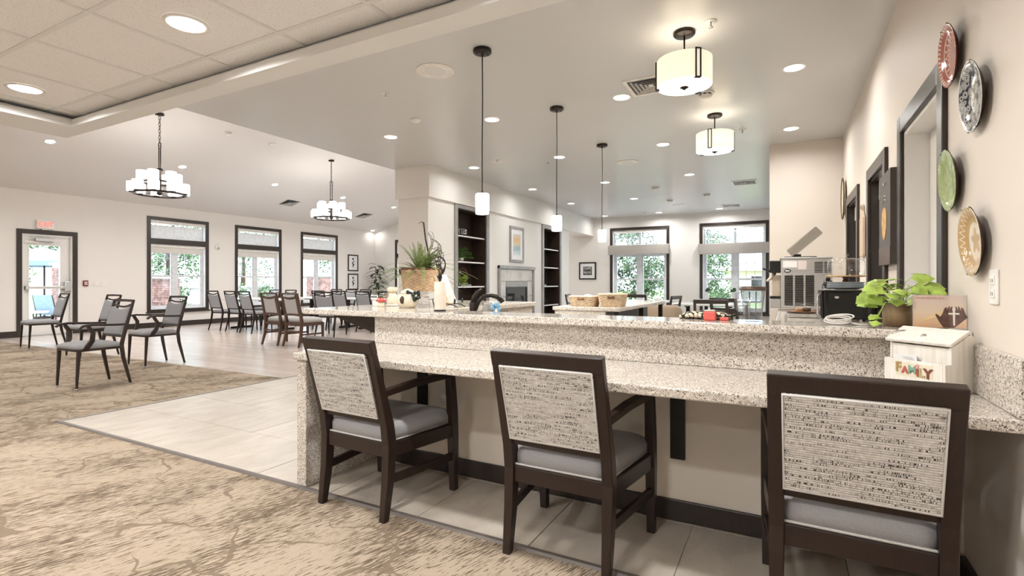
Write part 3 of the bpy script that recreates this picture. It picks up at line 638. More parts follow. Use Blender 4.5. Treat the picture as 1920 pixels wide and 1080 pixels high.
def table(label, loc, sx, sy, h=.75, group='white topped dining tables', leg='metal_dark'):
    t = thing('dining_table', label, 'table', loc, 0, group)
    MB().box(-sx/2, sx/2, -sy/2, sy/2, h-.034, h).build('tabletop', 'table_white', t, bevel=.008)
    for s in (-1, 1):
        MB().leg([(s*(sx/2-.28),0,.05),(s*(sx/2-.28),0,h-.035)], .07, .07).build('leg', leg, t, bevel=.006)
        MB().box(s*(sx/2-.28)-.03, s*(sx/2-.28)+.03, -sy/2+.08, sy/2-.08, 0, .05).build('foot', leg, t, bevel=.012)
        MB().box(s*(sx/2-.28)-.02, s*(sx/2-.28)+.02, -sy/2+.12, sy/2-.12, h-.06, h-.034).build('top_brace', leg, t)
    return t
table('long white table along the windows with three chairs in front', (-11.35, 8.28, 0), 2.1, .76)
table('white table at the middle of the great room behind the pulled out chair', (-8.5, 9.62, 0), 1.9, .76)
table('white table at the rear of the great room under the framed prints', (-10.5, 9.62, 0), 1.9, .76)
table('white table by the palm in the rear corner of the great room', (-10.6, 12.1, 0), 1.6, .76)
table('white table under the first dining room window with a potted flower', (-2.70, 11.35, 0), 1.1, .9)
table('white table near the second dining room window between the open backed chairs', (-1.25, 10.25, 0), 1.3, .8)
table('white table against the far dining room wall below the second window', (-1.15, 12.45, 0), 1.4, .9)

def slat_chair(label, loc, rz, solid=False):
    t = thing('wood_chair', label, 'chair', loc, rz, 'dark wooden chairs in the dining room'); W = .21; fr = 'casing'
    for s in (-1, 1):
        MB().leg([(s*W,-.24,0),(s*W,-.20,.44),(s*W,-.29,.90)], [.032,.040,.036], [.034,.044,.030]).build('rear_post', fr, t, bevel=.003)
        MB().leg([(s*W,.22,0),(s*W,.22,.43)], [.030,.040], [.030,.040]).build('front_leg', fr, t, bevel=.003)
        MB().bar([(s*W,-.2,.40),(s*W,.22,.40)], .024, .05).build('side_rail', fr, t)
    MB().bar([(-W-.02,-.284,.875),(W+.02,-.284,.875)], .026, .06, (0,-.2,.98)).build('top_rail', fr, t, bevel=.004)
    MB().bar([(-W,-.245,.70),(W,-.245,.70)], .022, .10 if not solid else .22, (0,-.2,.98)).build('back_slat', fr, t, bevel=.003)
    MB().bar([(-W,-.215,.53),(W,-.215,.53)], .022, .05, (0,-.2,.98)).build('back_slat', fr, t, bevel=.003)
    MB().cushion(-W-.01, W+.01, -.19, .24, .43, .48, .02, .012).build('seat_cushion', 'pale_fabric', t)
    return t
w = slat_chair('dark wooden chair under the second dining room window, beside the clear pitcher', (-.93, 7.95, 0), radians(4))
for x, y, rz, lab in [(-.70, 8.75, -28, 'dark wooden chair turned at an angle behind the clear pitcher'),
    (-2.62, 10.45, 0, 'dark wooden chair with its back to us before the first dining room window'),
    (-1.98, 9.55, 78, 'dark wooden chair seen edge on behind the beige tub chair'),
    (-3.62, 9.85, -80, 'dark wooden chair seen edge on behind the wicker bread baskets'),
    (-4.02, 8.6, -60, 'dark wooden chair in front of the second bookcase')]:
    dup(w, (x, y, 0), radians(rz), lab)
tc = thing('tub_chair', 'beige barrel tub chair seen from behind, past the granite island', 'chair', (-1.80, 8.7, 0), radians(-25))
m = MB(); secs = []
for k in range(19):
    a = radians(-200+k*220/18); r = .30; h = .80-.16*max(0, sin(a))*1.0-.02*abs(cos(a)); c_, s_ = cos(a), sin(a)
    secs.append([(c_*(r-.035),s_*(r-.035),.20),(c_*(r+.03),s_*(r+.03),.20),(c_*(r+.045),s_*(r+.045),h-.05),(c_*(r+.02),s_*(r+.02),h),(c_*(r-.035),s_*(r-.035),h-.02)])
m.loft(secs, True); m.build('shell', 'beige_fabric', tc)
m = MB(); m.lathe([(.24,.24),(.265,.28),(.265,.40),(.25,.44),(.15,.455)], 24); m.build('seat_cushion', 'pale_fabric', tc)
for sx, sy in ((-1,-1),(1,-1),(1,1),(-1,1)): MB().leg([(sx*.19,sy*.19,0),(sx*.18,sy*.18,.21)], [.025,.04], [.025,.04]).build('leg', 'espresso', tc)
MB().lathe([(.25,.19),(.29,.20),(.29,.235),(.25,.24)], 24).build('base_ring', 'beige_fabric', tc)

# ================================================================== CEILING FIXTURES
CZ = 2.865
def downlight(label, loc, power, rx=0.0, group='recessed downlights', r=.088, proto=[None]):
    if proto[0] is None:
        t = thing('downlight', label, 'light', loc, 0, group)
        MB().lathe([(r*.80,.0),(r*.84,-.006),(r,-.005),(r*1.02,.0)], 28, caps=False).build('trim_ring', 'white_plastic', t)
        MB().lathe([(r*.83,.0005),(r*.80,-.004),(r*.4,-.0055),(.001,-.006)], 28).build('lens', 'led', t)
        proto[0] = t
    else: t = dup(proto[0], loc, 0, label, group)
    t.rotation_euler = (0, rx, 0)
    lamp(t, (0,0,-.012), power, (1,.985,.955), .14, 'AREA', radians(165))
    return t
COLS = [(-4.10, 'nearest the fireplace wall'), (-2.72, 'second out from the fireplace wall'), (-1.33, 'third out from the fireplace wall'), (.07, 'nearest the plate wall')]
RWS = [(4.68, 'first row behind the bar'), (6.52, 'second row behind the bar'), (8.54, 'third row behind the bar'), (10.48, 'fourth row behind the bar'), (12.86, 'last row by the far windows')]
for j, (y, rl) in enumerate(RWS):
    for i, (x, cl) in enumerate(COLS):
        if i == 3 and j > 1: continue
        if (i, j) == (2, 3): continue
        downlight('round ceiling downlight, %s, %s' % (cl, rl), (x, y, CZ), (2.5 if i == 0 else 12 if i < 3 else 8))
for x, lab in [(-2.757, 'large round downlight in the tile ceiling nearest the middle of the room'), (-4.67, 'large round downlight in the tile ceiling by its corner')]:
    o = downlight(lab, (x, 1.570, 2.499), 22, 0, 'downlights in the tile ceiling'); o.scale = (1.22, 1.22, 1.22)
for (x, y, wh) in [(-.85,1.57,'above the camera by the bar'),(-.85,-.4,'second row, by the plate wall'),(-2.757,-.4,'second row, middle'),(-4.67,-.4,'second row, by the great room'),(-.85,-2.4,'last row, by the plate wall'),(-2.757,-2.4,'last row, middle'),(-4.67,-2.4,'last row, by the great room')]:   # unseen lamps added as fill light, carrying the grid on behind the camera
    o = thing('downlight', 'added fill downlight in the tile ceiling, '+wh, 'light', (x, y, 2.499), 0, 'downlights in the tile ceiling')
    MB().lathe([(.085,.0),(.09,-.006),(.107,-.005),(.109,.0)], 20, caps=False).build('trim_ring', 'white_plastic', o); MB().lathe([(.088,.0005),(.085,-.004),(.001,-.006)], 20).build('lens', 'led', o)
    lamp(o, (0,0,-.012), 30, (1,.985,.955), .17, 'AREA', radians(165))
SL = atan2(.263, 1)
def vz(x): return 3.09+.263*(x+14.1)
for k, y in enumerate((4.30, 6.62, 8.96, 11.30, 13.58)):
    downlight('vault downlight, %s of five counted from the exit door' % ['first','second','third','fourth','fifth'][k], (-11.77, y, vz(-11.77)), 34, -SL, 'vault downlights')
downlight('small downlight low on the vault above the framed prints', (-13.95, 14.9, vz(-13.95)), .03, -SL, 'vault downlights')
for y in (-2.5, -.2, 2.1): 
    for x in (-7.2, -11.77): downlight('vault downlight over the near carpet, %s slope, %s from the entry' % ('window side' if x < -9.35 else 'inner', {-2.5:'first',-.2:'second',2.1:'third'}[y]), (x, y, vz(x) if x < -9.35 else 4.34-.263*(x+9.35)), 32, -SL if x < -9.35 else SL, 'vault downlights')
for y in (5.6, 8.2, 10.8, 13.2): downlight('downlight on the inner slope of the vault, %s beyond the column' % {5.6:'first',8.2:'second',10.8:'third',13.2:'fourth'}[y], (-7.0, y, 4.34-.263*2.35), 32, SL, 'vault downlights')

def pendant(label, loc):
    t = thing('pendant_lamp', label, 'pendant lamp', loc, 0, 'pendants over the bar')
    cn = MB().lathe([(.0,0),(.066,0),(.068,-.006),(.068,-.022),(.064,-.027),(.012,-.028),(.010,-.045),(.004,-.05)], 28).build('canopy', 'metal_dark', t)
    [MB().lathe([(.004,-.027),(.006,-.034),(.003,-.036)], 8, (q,q,0)).build('canopy_screw', 'black', cn) for q in (.03,-.03)]
    MB().tube([(0,0,-.04),(.003,0,-.35),(-.002,.002,-.7),(0,0,-1.06)], .0042, 8).build('cord', 'black', t)
    MB().lathe([(.0045,-1.045),(.017,-1.055),(.02,-1.062),(.02,-1.07)], 16).build('socket_cap', 'metal_dark', t)
    MB().lathe([(.012,-1.060),(.044,-1.062),(.050,-1.068),(.052,-1.08),(.050,-1.20),(.0485,-1.212),(.044,-1.214),(.001,-1.206)], 28).build('shade', 'shade_glow', t)
    return t
P = [(-1.967, 3.242), (-1.975, 4.664), (-2.003, 6.176)]
LABP = ['pendant lamp with white glass shade on a long cord, nearest the bar chairs', 'middle pendant lamp with white glass shade over the peninsula', 'farthest pendant lamp with white glass shade over the island']
p0 = None
for (x, y), lab in zip(P, LABP):
    p0 = pendant(lab, (x, y, CZ)) if p0 is None else dup(p0, (x, y, CZ), 0, lab)
    lamp(p0 if lab == LABP[0] else [o for o in bpy.data.objects if o.get('label') == lab][0], (0,0,-1.235), 7, (1,.95,.88), .08, 'AREA')

def drum(label, loc, rz):
    t = thing('drum_light', label, 'ceiling light', loc, rz, 'linen drum lights')
    MB().lathe([(.0,0),(.070,0),(.073,-.008),(.073,-.018),(.066,-.026),(.012,-.028),(.001,-.03)], 28).build('canopy', 'metal_dark', t)
    MB().tube([(0,0,-.025),(0,0,-.205)], .006, 10).build('stem', 'metal_dark', t)
    MB().lathe([(.178,-.195),(.181,-.195),(.181,-.372),(.178,-.372)], 48, caps=False).build('shade', 'drum_glow', t)
    MB().lathe([(.179,-.374),(.178,-.368),(.16,-.372),(.10,-.378),(.001,-.381)], 40).build('diffuser', 'drum_base', t)
    fn = MB().lathe([(.028,-.379),(.028,-.384),(.014,-.388),(.009,-.396),(.001,-.399)], 18).build('finial', 'metal_dark', t)
    for k in range(3):
        a = 2*pi*k/3+.3; R = Matrix.Rotation(a, 4, 'Z'); m = MB()
        for s in (-1, 1): m.box(.182, .190, s*.016-.004, s*.016+.004, -.378, -.19, R)
        m.box(.182, .190, -.02, .02, -.194, -.188, R); m.box(.165, .190, -.02, .02, -.380, -.375, R); m.build('strap', 'metal_dark', t)
    m = MB()
    for k in range(3): a = 2*pi*k/3+.3; m.bar([(0,0,-.20),(.18*cos(a),.18*sin(a),-.20)], .006, .004)
    m.build('spider', 'metal_dark', t)
    return t
a = drum('drum ceiling light with linen shade and bronze straps, closer to the bar chairs', (-.604, 3.661, CZ), radians(50)); lamp(a, (0,0,-.41), 9, (1,.9,.74), .3); lamp(a, (0,0,-.17), .55, (1,.86,.66), .28, rot=(pi,0,0))
b_ = dup(a, (-.627, 5.614, CZ), radians(5), 'drum ceiling light with linen shade and bronze straps, farther back over the kitchen aisle')
lamp(b_, (0,0,-.41), 9, (1,.9,.74), .3); lamp(b_, (0,0,-.17), .55, (1,.86,.66), .28, rot=(pi,0,0))

def chandelier(label, loc, drop, rz):
    t = thing('chandelier', label, 'chandelier', loc, rz, 'two tier chandeliers')
    MB().lathe([(.0,0),(.07,0),(.072,-.02),(.03,-.03),(.001,-.034)], 24).build('canopy', 'metal_dark', t)
    zt = -drop; n = int((drop-.05)/.055); ch = MB()     # chain from the canopy to the stem loop
    for k in range(n):
        z = -.04-(k+.5)*(drop-.05)/n; pts = []
        for q in range(10):
            a = 2*pi*q/10; dx, dz = .016*cos(a), .036*sin(a); pts.append((dx,0,z+dz) if k % 2 else (0,dx,z+dz))
        ch.tube(pts, .005, 5, True)
    cn = ch.build('chain', 'metal_dark', t); stuff(cn)
    m = MB(); m.tube([(-.035,0,zt+.05),(.035,0,zt+.05),(.035,0,zt-.03),(-.035,0,zt-.03)], .008, 6, True); m.build('top_loop', 'metal_dark', t)
    z1 = zt-.66; z2 = zt-.86     # upper and lower ring heights
    m = MB()
    for s in (-1, 1): m.tube([(s*.025,0,zt-.03),(s*.025,0,zt-.42)], .009, 8)
    m.build('stem', 'metal_dark', t)
    MB().lathe([(.02,zt-.40),(.05,zt-.41),(.05,zt-.44),(.03,zt-.46),(.03,zt-.80),(.05,zt-.84),(.03,zt-.88),(.001,zt-.89)], 18).build('hub', 'metal_dark', t)
    for (R, z, N, off) in ((.265, z1, 6, .2), (.40, z2, 9, .0)):
        m = MB(); secs = []
        for k in range(40):
            a = 2*pi*k/40; c_, s_ = cos(a), sin(a); secs.append([(c_*(R-.012),s_*(R-.012),z-.02),(c_*(R+.012),s_*(R+.012),z-.02),(c_*(R+.012),s_*(R+.012),z+.012),(c_*(R-.012),s_*(R-.012),z+.012)])
        m.loft(secs, True, False, None, True); rg = m.build('ring', 'metal_dark', t)
        m = MB()
        for k in range(3): a = 2*pi*k/3+off; m.bar([(.03*cos(a),.03*sin(a),z-.004),(R*cos(a),R*sin(a),z-.004)], .014, .010)
        m.build('spokes', 'metal_dark', rg)
        for k in range(N):
            a = 2*pi*k/N+off; c = (R*cos(a), R*sin(a), z)
            sh = MB().lathe([(.05,.012),(.080,.016),(.086,.028),(.086,.172),(.081,.184),(.072,.187),(.070,.165)], 20, c).build('shade', 'shade_glow', t)
            MB().lathe([(.01,-.012),(.05,-.004),(.056,.012),(.04,.018)], 16, c).build('shade_cup', 'metal_dark', sh)
    m = MB()
    for k in range(40): pass
    lamp(t, (0,0,zt-.62), 32, (1,.96,.9), .35, 'POINT')
    return t
c1 = chandelier('two tier chandelier with white glass shades, closer to the exit door', (-9.95, 5.20, vz(-9.95)), .58, 0)
c2 = dup(c1, (-9.96, 9.18, vz(-9.96)), radians(14), 'two tier chandelier with white glass shades, farther back above the rear tables')
lamp(c2, (0,0,-.58-.62), 32, (1,.96,.9), .35, 'POINT')

def flat_disc(name, label, cat, loc, prof, n=28, mat='white_plastic', group=None, extra=None):
    t = thing(name, label, cat, loc, 0, group); MB().lathe(prof, n).build('cover', mat, t)
    if extra: extra(t)
    return t
def spk(t): MB().lathe([(.085,-.0075),(.08,-.009),(.001,-.009)], 28).build('grille', 'beam', t)
for (x, y, lab) in [(-2.502, 3.389, 'round white ceiling speaker in front of the first pendant'), (-1.973, 7.253, 'round white ceiling speaker behind the farthest pendant'), (-2.04, 11.8, 'round white ceiling speaker close to the far windows')]:
    flat_disc('ceiling_speaker', lab, 'speaker', (x, y, CZ), [(.0,0),(.155,0),(.157,-.004),(.15,-.008),(.001,-.008)], 36, 'white_plastic', 'ceiling speakers', spk)
def smk(t):
    MB().lathe([(.052,-.012),(.054,-.03),(.045,-.045),(.02,-.05),(.001,-.05)], 20).build('sensor_head', 'white_plastic', t); m = MB()
    for k in range(8): R = Matrix.Rotation(2*pi*k/8, 4, 'Z'); m.box(.0535, .0555, -.012, .012, -.026, -.017, R)
    m.build('slots', 'black', t)
for (x, y, lab) in [(-.627, 4.927, 'smoke detector beside the nearer drum light'), (-2.052, 9.403, 'smoke detector over the dining room, past the farthest pendant'), (-1.33, 10.6, 'smoke detector by the square vent over the dining room'), (-2.1, 11.0, 'small smoke detector close to the rear ceiling speaker')]:
    flat_disc('smoke_detector', lab, 'smoke detector', (x, y, CZ), [(.0,0),(.075,0),(.075,-.010),(.055,-.014),(.001,-.014)], 24, 'white_plastic', 'smoke detectors', smk)
flat_disc('ceiling_sensor', 'white domed motion sensor beside the first downlight', 'sensor', (-3.428, 4.305, CZ), [(.0,0),(.058,0),(.06,-.006),(.05,-.022),(.03,-.036),(.001,-.042)])
flat_disc('ceiling_cover_plate', 'flat white round cover plate near the first pendant cord', 'cover plate', (-3.62, 6.35, CZ), [(.0,0),(.10,0),(.10,-.004),(.001,-.005)])
def spr(t): MB().lathe([(.006,-.004),(.006,-.035),(.016,-.037),(.016,-.040),(.001,-.041)], 12).build('sprinkler_head', 'chrome', t)
for (x, y, lab) in [(-3.197, 3.58, 'ceiling sprinkler left of the round speaker'), (-.425, 3.594, 'ceiling sprinkler beside the nearer drum light'), (-.412, 6.288, 'ceiling sprinkler beside the farther drum light'), (-3.52, 6.2, 'ceiling sprinkler near the first pendant cord'), (-2.95, 6.65, 'ceiling sprinkler between the first two pendants'), (-3.0, 12.55, 'ceiling sprinkler by the far window wall')]:
    flat_disc('sprinkler', lab, 'sprinkler', (x, y, CZ), [(.0,0),(.04,0),(.04,-.003),(.015,-.005),(.001,-.005)], 20, 'white_plastic', 'ceiling sprinklers', spr)
def vent(label, loc, sx, sy, rot=(0,0,0)):
    t = thing('ceiling_vent', label, 'vent', loc, 0, 'square ceiling vents'); t.rotation_euler = rot
    m = MB(); m.box(-sx/2, sx/2, -sy/2, -sy/2+.03, -.012, 0); m.box(-sx/2, sx/2, sy/2-.03, sy/2, -.012, 0); m.box(-sx/2, -sx/2+.03, -sy/2+.03, sy/2-.03, -.012, 0); m.box(sx/2-.03, sx/2, -sy/2+.03, sy/2-.03, -.012, 0); m.build('frame', 'white_plastic', t)
    MB().box(-sx/2+.02, sx/2-.02, -sy/2+.02, sy/2-.02, -.002, -.0005).build('backing', 'black', t)
    for k in range(1, 5):
        a, b2 = (sx/2-.03)*(1-k*.2), (sy/2-.03)*(1-k*.2); m = MB(); q = .016
        o = [(-a-q,-b2-q,-.013),(a+q,-b2-q,-.013),(a+q,b2+q,-.013),(-a-q,b2+q,-.013)]; i = [(-a,-b2,-.003),(a,-b2,-.003),(a,b2,-.003),(-a,b2,-.003)]
        m.add(o+i, [(0,4,5,1),(1,5,6,2),(2,6,7,3),(3,7,4,0),(0,1,5,4),(1,2,6,5),(2,3,7,6),(3,0,4,7)]); m.build('louver', 'white_plastic', t)
    MB().box(-.02, .02, -.02, .02, -.014, -.003).build('centre_plate', 'white_plastic', t)
    return t
vent('square ceiling vent beside the nearer drum light', (-1.02, 4.50, CZ), .40, .40)
vent('square ceiling vent over the dining room nearer the kitchen wall', (-.60, 9.66, CZ), .40, .40); vent('square ceiling vent close to the far windows', (-1.04, 12.45, CZ), .40, .40)
vent('ceiling vent on the sloped vault between the two chandeliers', (-12.70, 10.15, vz(-12.70)), .50, .50, (0,-SL,0)); vent('ceiling vent on the sloped vault behind the rear chandelier', (-12.76, 13.2, vz(-12.76)), .50, .50, (0,-SL,0))
for (x, y, lab) in [(-9.96, 6.5, 'smoke detector high on the vault behind the nearer chandelier'), (-9.95, 7.5, 'sprinkler high on the vault near the kitchen ceiling edge')]:
    o = flat_disc('smoke_detector' if 'smoke' in lab else 'sprinkler', lab, 'smoke detector' if 'smoke' in lab else 'sprinkler', (x, y, vz(x)), [(.0,0),(.075,0),(.075,-.010),(.055,-.014),(.001,-.014)], 24, 'white_plastic', None, smk if 'smoke' in lab else spr); o.rotation_euler = (0,-SL,0)

# ================================================================== WALL DECOR
def radial(name):
    b = NB(name); o = b.obj(); s = b.sep(o); r = b.math('SQRT', b.math('ADD', b.math('MULTIPLY', s[0], s[0]), b.math('MULTIPLY', s[1], s[1]))); a = b.math('ARCTAN2', s[1], s[0]); return b, o, r, a
b, o, r, a = radial('red_plate_glaze'); lr = b.math('MULTIPLY', b.math('LOGARITHM', b.math('MAXIMUM', r, .004), 2.718), 5.0)
l1 = b.step(b.math('ABSOLUTE', b.math('SINE', b.math('MULTIPLY_ADD', a, 9.0, lr))), .30, .12); l2 = b.step(b.math('ABSOLUTE', b.math('SINE', b.math('SUBTRACT', b.math('MULTIPLY', a, 9.0), lr))), .30, .12)
ins = b.step(r, .088, .084); dots = b.math('MULTIPLY', b.step(b.math('SINE', b.math('MULTIPLY', a, 40.0)), .1, .5), b.math('MULTIPLY', b.step(r, .110, .113), b.step(r, .124, .121)))
f = b.math('MAXIMUM', b.math('MULTIPLY', b.math('MAXIMUM', l1, l2), ins), dots); ring = b.math('MULTIPLY', b.step(r, .088, .090), b.step(r, .094, .092)); f = b.math('MAXIMUM', f, ring)
MT['plate_red'] = b.fin(b.mix(f, (.42,.12,.09), (.78,.68,.60)), .1)
b, o, r, a = radial('navy_plate_glaze'); v = b.vor(o, 36); rg = b.math('SINE', b.math('MULTIPLY', v, 36.0)); wv = b.noise(o, 70, 2)
f = b.math('MULTIPLY', b.step(b.math('ADD', rg, b.math('MULTIPLY', wv, .6)), .1, .35), b.step(v, .62, .52)); f = b.math('MAXIMUM', f, b.step(r, .1225, .1245))
MT['plate_navy'] = b.fin(b.mix(f, (.014,.014,.028), (.66,.65,.61)), .12)
b, o, r, a = radial('green_plate_glaze'); v = b.vor(o, 62); cr = b.noise(o, 34, 4, .6); leaf = b.math('ABSOLUTE', b.math('SINE', b.math('MULTIPLY_ADD', a, 5.0, b.math('MULTIPLY', r, 60.0))))
f = b.math('MULTIPLY', b.step(v, .16, .08), b.step(r, .05, .06)); b.bump(b.math('ADD', b.math('MULTIPLY', v, .5), leaf), .4, .003)
MT['plate_green'] = b.fin(b.mix(f, b.mix(cr, (.26,.34,.12), (.44,.50,.26)), (.74,.76,.62)), .09)
b, o, r, a = radial('tan_plate_glaze'); tri = b.math('ABSOLUTE', b.math('SUBTRACT', b.math('FRACT', b.math('MULTIPLY', a, 26/(2*pi))), .5)); q = b.step(r, .092, .116)
zz = b.step(b.math('ABSOLUTE', b.math('SUBTRACT', b.math('MULTIPLY', q, .5), tri)), .09, .05); band = b.math('MULTIPLY', b.step(r, .090, .092), b.step(r, .118, .116))
star = b.math('MULTIPLY', b.step(b.math('ADD', r, b.math('MULTIPLY', b.math('COSINE', b.math('MULTIPLY', a, 5.0)), -.012)), .040, .036), 1.0)
f = b.math('MAXIMUM', b.math('MULTIPLY', zz, band), b.math('MULTIPLY', b.math('SUBTRACT', b.step(r, .070, .066), star), .75)); f = b.math('MAXIMUM', f, b.step(r, .124, .126))
MT['plate_tan'] = b.fin(b.mix(f, (.50,.33,.15), (.78,.68,.53)), .1)
PROF = [(.001,0),(.055,0),(.060,.004),(.098,.016),(.126,.038),(.1285,.042),(.125,.043),(.097,.024),(.078,.013),(.05,.010),(.001,.009)]
for (y, z, mt, bm, lab, tl) in [(2.655, 2.065, 'plate_red', 'brown_ceramic', 'red plate with white lattice petals hung on the wall, topmost of four', 4), (2.365, 1.808, 'plate_navy', 'ceramic_brown', 'navy plate with white flowers hung on the wall above the green one', 4),
        (2.660, 1.562, 'plate_green', 'ceramic_brown', 'green glazed plate hung on the wall beside the door casing', 4), (2.375, 1.297, 'plate_tan', 'ceramic_brown', 'tan plate with zigzag rim and star hung above the wall outlet', 4)]:
    t = thing('wall_plate', lab, 'plate', (.606, y, z), 0, 'decorative plates on the wall'); t.rotation_euler = (0, radians(-90-tl), 0); t.scale = (.97, .97, .62)
    MB().lathe(PROF, 44).build('plate_body', mt, t)
    MB().lathe([(.001,-.002),(.054,-.002),(.060,.001),(.099,.0135),(.1275,.0375)], 44, caps=False).build('glazed_back', 'ceramic_brown', t)
    m = MB(); P_ = lambda ang, rr, zz: (rr*cos(ang), rr*sin(ang), zz)
    for ang in (.35, -.35, pi+.35, pi-.35): m.tube([P_(ang,.112,.022), P_(ang,.124,.032), P_(ang,.130,.040), P_(ang,.1305,.0455), P_(ang,.124,.0455)], .0014, 5)
    for s in (0, pi): m.tube([P_(s+.35,.112,.022), P_(s,.105,.016), P_(s-.35,.112,.022)], .0014, 5)
    m.build('wire_hanger', 'metal_dark', t)

t = thing('wall_outlet', 'white outlet plate on the wall below the tan plate', 'outlet', (.615, 2.236, 1.134))
MB().box(-.007, 0, -.037, .037, -.058, .058).build('plate', 'white_plastic', t, bevel=.003)
for z in (-.022, .022): MB().box(-.010, -.006, -.017, .017, z-.015, z+.015).build('socket', 'white_plastic', t, bevel=.002)
m = MB(); [m.box(-.0106, -.0098, s*.007-.0012, s*.007+.0012, z-.006, z+.005) for z in (-.022, .022) for s in (-1, 1)]; stuff(m.build('slots', 'black', t))
t = thing('wall_outlet', 'white outlet plate on the knee wall under the counter', 'outlet', (-1.832, 2.57, .457))
MB().box(-.036, .036, -.006, 0, -.058, .058).build('plate', 'white_plastic', t, bevel=.003)
for z in (-.022, .022): MB().box(-.017, .017, -.009, -.005, z-.015, z+.015).build('socket', 'white_plastic', t, bevel=.002)

t = thing('art_panel', 'dark painted wooden art panel with a golden pear on the wall between door and hatch', 'wall art', (.613, 4.045, 1.26))
MB().box(-.042, 0, -.205, .205, 0, .59).build('panel', plain('slate_paint', (.075,.062,.055), .5), t, bevel=.004)
MB().box(-.0435, -.0424, -.205, .205, .002, .115).build('lower_band', 'brown', t)
m = MB(); pts = [(.0+.085*sin(2*pi*k/24)*(1-.35*cos(2*pi*k/24)*.6), .265-.105*cos(2*pi*k/24)) for k in range(24)]; m.prism([(q, z) for q, z in pts], -.0445, -.0424, 'x'); m.build('painted_pear', plain('golden_pear', (.72,.40,.12), .5, 0, .5, .25, 30), t)
m = MB(); 
for (z, r_) in ((.40, .06), (.425, .045)): m.tube([(-.043, r_*cos(k*pi/8), z+.02*sin(k*pi/8)) for k in range(9)], .004, 5)
m.tube([(-.043, -.06+.012*k, .52+.012*sin(k*.9)) for k in range(11)], .003, 5); stuff(m.build('painted_flourish', plain('pale_flourish', (.50,.40,.34), .6), t))

t = thing('cutting_board', 'pale wooden board hanging on the wall between the two serving hatches', 'cutting board', (.612, 5.35, 1.37))
MB().prism([(-.10,0),(.10,0),(.11,.02),(.11,.33),(.05,.38),(.025,.40),(.025,.45),(-.025,.45),(-.025,.40),(-.05,.38),(-.11,.33),(-.11,.02)], -.022, -.003, 'x').build('board', 'cutting', t, bevel=.004)
MB().tube([(-.012, .012*cos(2*pi*k/12), .428+.012*sin(2*pi*k/12)) for k in range(12)], .0125, 6, True).build('hanging_ring', 'metal_dark', t)
t = thing('wall_platter', 'oval wooden rimmed platter hanging in the kitchen corner', 'platter', (.613, 6.86, 2.09))
m = MB(); secs = [[(-zz, .15*k*cos(2*pi*q/28), .23*k*sin(2*pi*q/28)) for q in range(28)] for zz, k in ((.004,.7),(.02,.92),(.03,1.0),(.026,.94),(.014,.7))]; m.loft([list(reversed(s_)) for s_ in secs], True); m.build('dish', 'ceramic', t)
MB().tube([(-.030, .15*cos(2*pi*q/28), .23*sin(2*pi*q/28)) for q in range(28)], .007, 6, True).build('rim', 'brown', t)

def frame(name, label, origin, axis, w_, h, fw, fmat, art, group=None, matw=.05):
    # axis 'L': on the x=-14.1 wall facing +x ; 'F': on the far wall facing -y ; 'P': on the fireplace wall facing +x
    t = thing(name, label, 'framed picture', origin, {'L': pi/2, 'P': pi/2, 'F': 0}[axis], group)   # local: x along wall, -y into the room, z up
    m = MB(); m.box(-w_/2, w_/2, -.025, 0, 0, fw); m.box(-w_/2, w_/2, -.025, 0, h-fw, h); m.box(-w_/2, -w_/2+fw, -.025, 0, fw, h-fw); m.box(w_/2-fw, w_/2, -.025, 0, fw, h-fw); m.build('frame', fmat, t, bevel=.003)
    MB().box(-w_/2+fw, w_/2-fw, -.012, -.002, fw, h-fw).build('mat_board', 'paper', t)
    art(t, w_-2*fw-2*matw, h-2*fw-2*matw, fw+matw)
    return t
def art_botanic(t, w_, h, z0):
    MB().box(-w_/2, w_/2, -.0135, -.012, z0, z0+h).build('print', plain('botanic_paper', (.78,.80,.82), .7), t)
    m = MB(); m.tube([(0,-.014,z0+.05*h),(.01,-.014,z0+.4*h),(-.005,-.014,z0+.85*h)], .003, 5)
    for k, (x, z, r_) in enumerate([(-.005,.82,.045),(.04,.62,.03),(-.035,.50,.035),(.012,.35,.05),(-.01,.2,.025)]): m.ball((x,-.0145,z0+z*h), (r_*.8,.0015,r_), 10, 6)
    stuff(m.build('ink_flower', 'black', t))
frame('framed_print', 'black framed botanical print, upper of two near the corner palm', (WL, 14.02, 1.555), 'L', .51, .61, .045, 'casing', art_botanic, 'botanical prints', .035)
frame('framed_print', 'black framed botanical print, lower of two near the corner palm', (WL, 14.02, .865), 'L', .51, .60, .045, 'casing', art_botanic, 'botanical prints', .035)
b = NB('landscape_print'); o = b.obj(); z = b.sep(o)[2]; nz = b.noise(b.map(o, (1, 1, 1.6)), 9, 4, .6, .8)
c = b.ramp(b.math('MULTIPLY_ADD', nz, .30, b.math('MULTIPLY', z, 1.35)), [(.22, (.36,.47,.55)), (.38, (.62,.70,.72)), (.52, (.33,.44,.50)), (.62, (.66,.60,.42)), (.74, (.70,.45,.24)), (.86, (.62,.58,.52)), (1.0, (.75,.72,.66))]); MT['landscape'] = b.fin(c, .6)
def art_land(t, w_, h, z0): MB().box(-w_/2, w_/2, -.0135, -.012, z0, z0+h).build('print', 'landscape', t)
frame('framed_painting', 'tall framed landscape print above the fireplace', (-4.61, 8.878, 1.535), 'P', .585, .69, .05, 'silver_wood', art_land, None, .09)
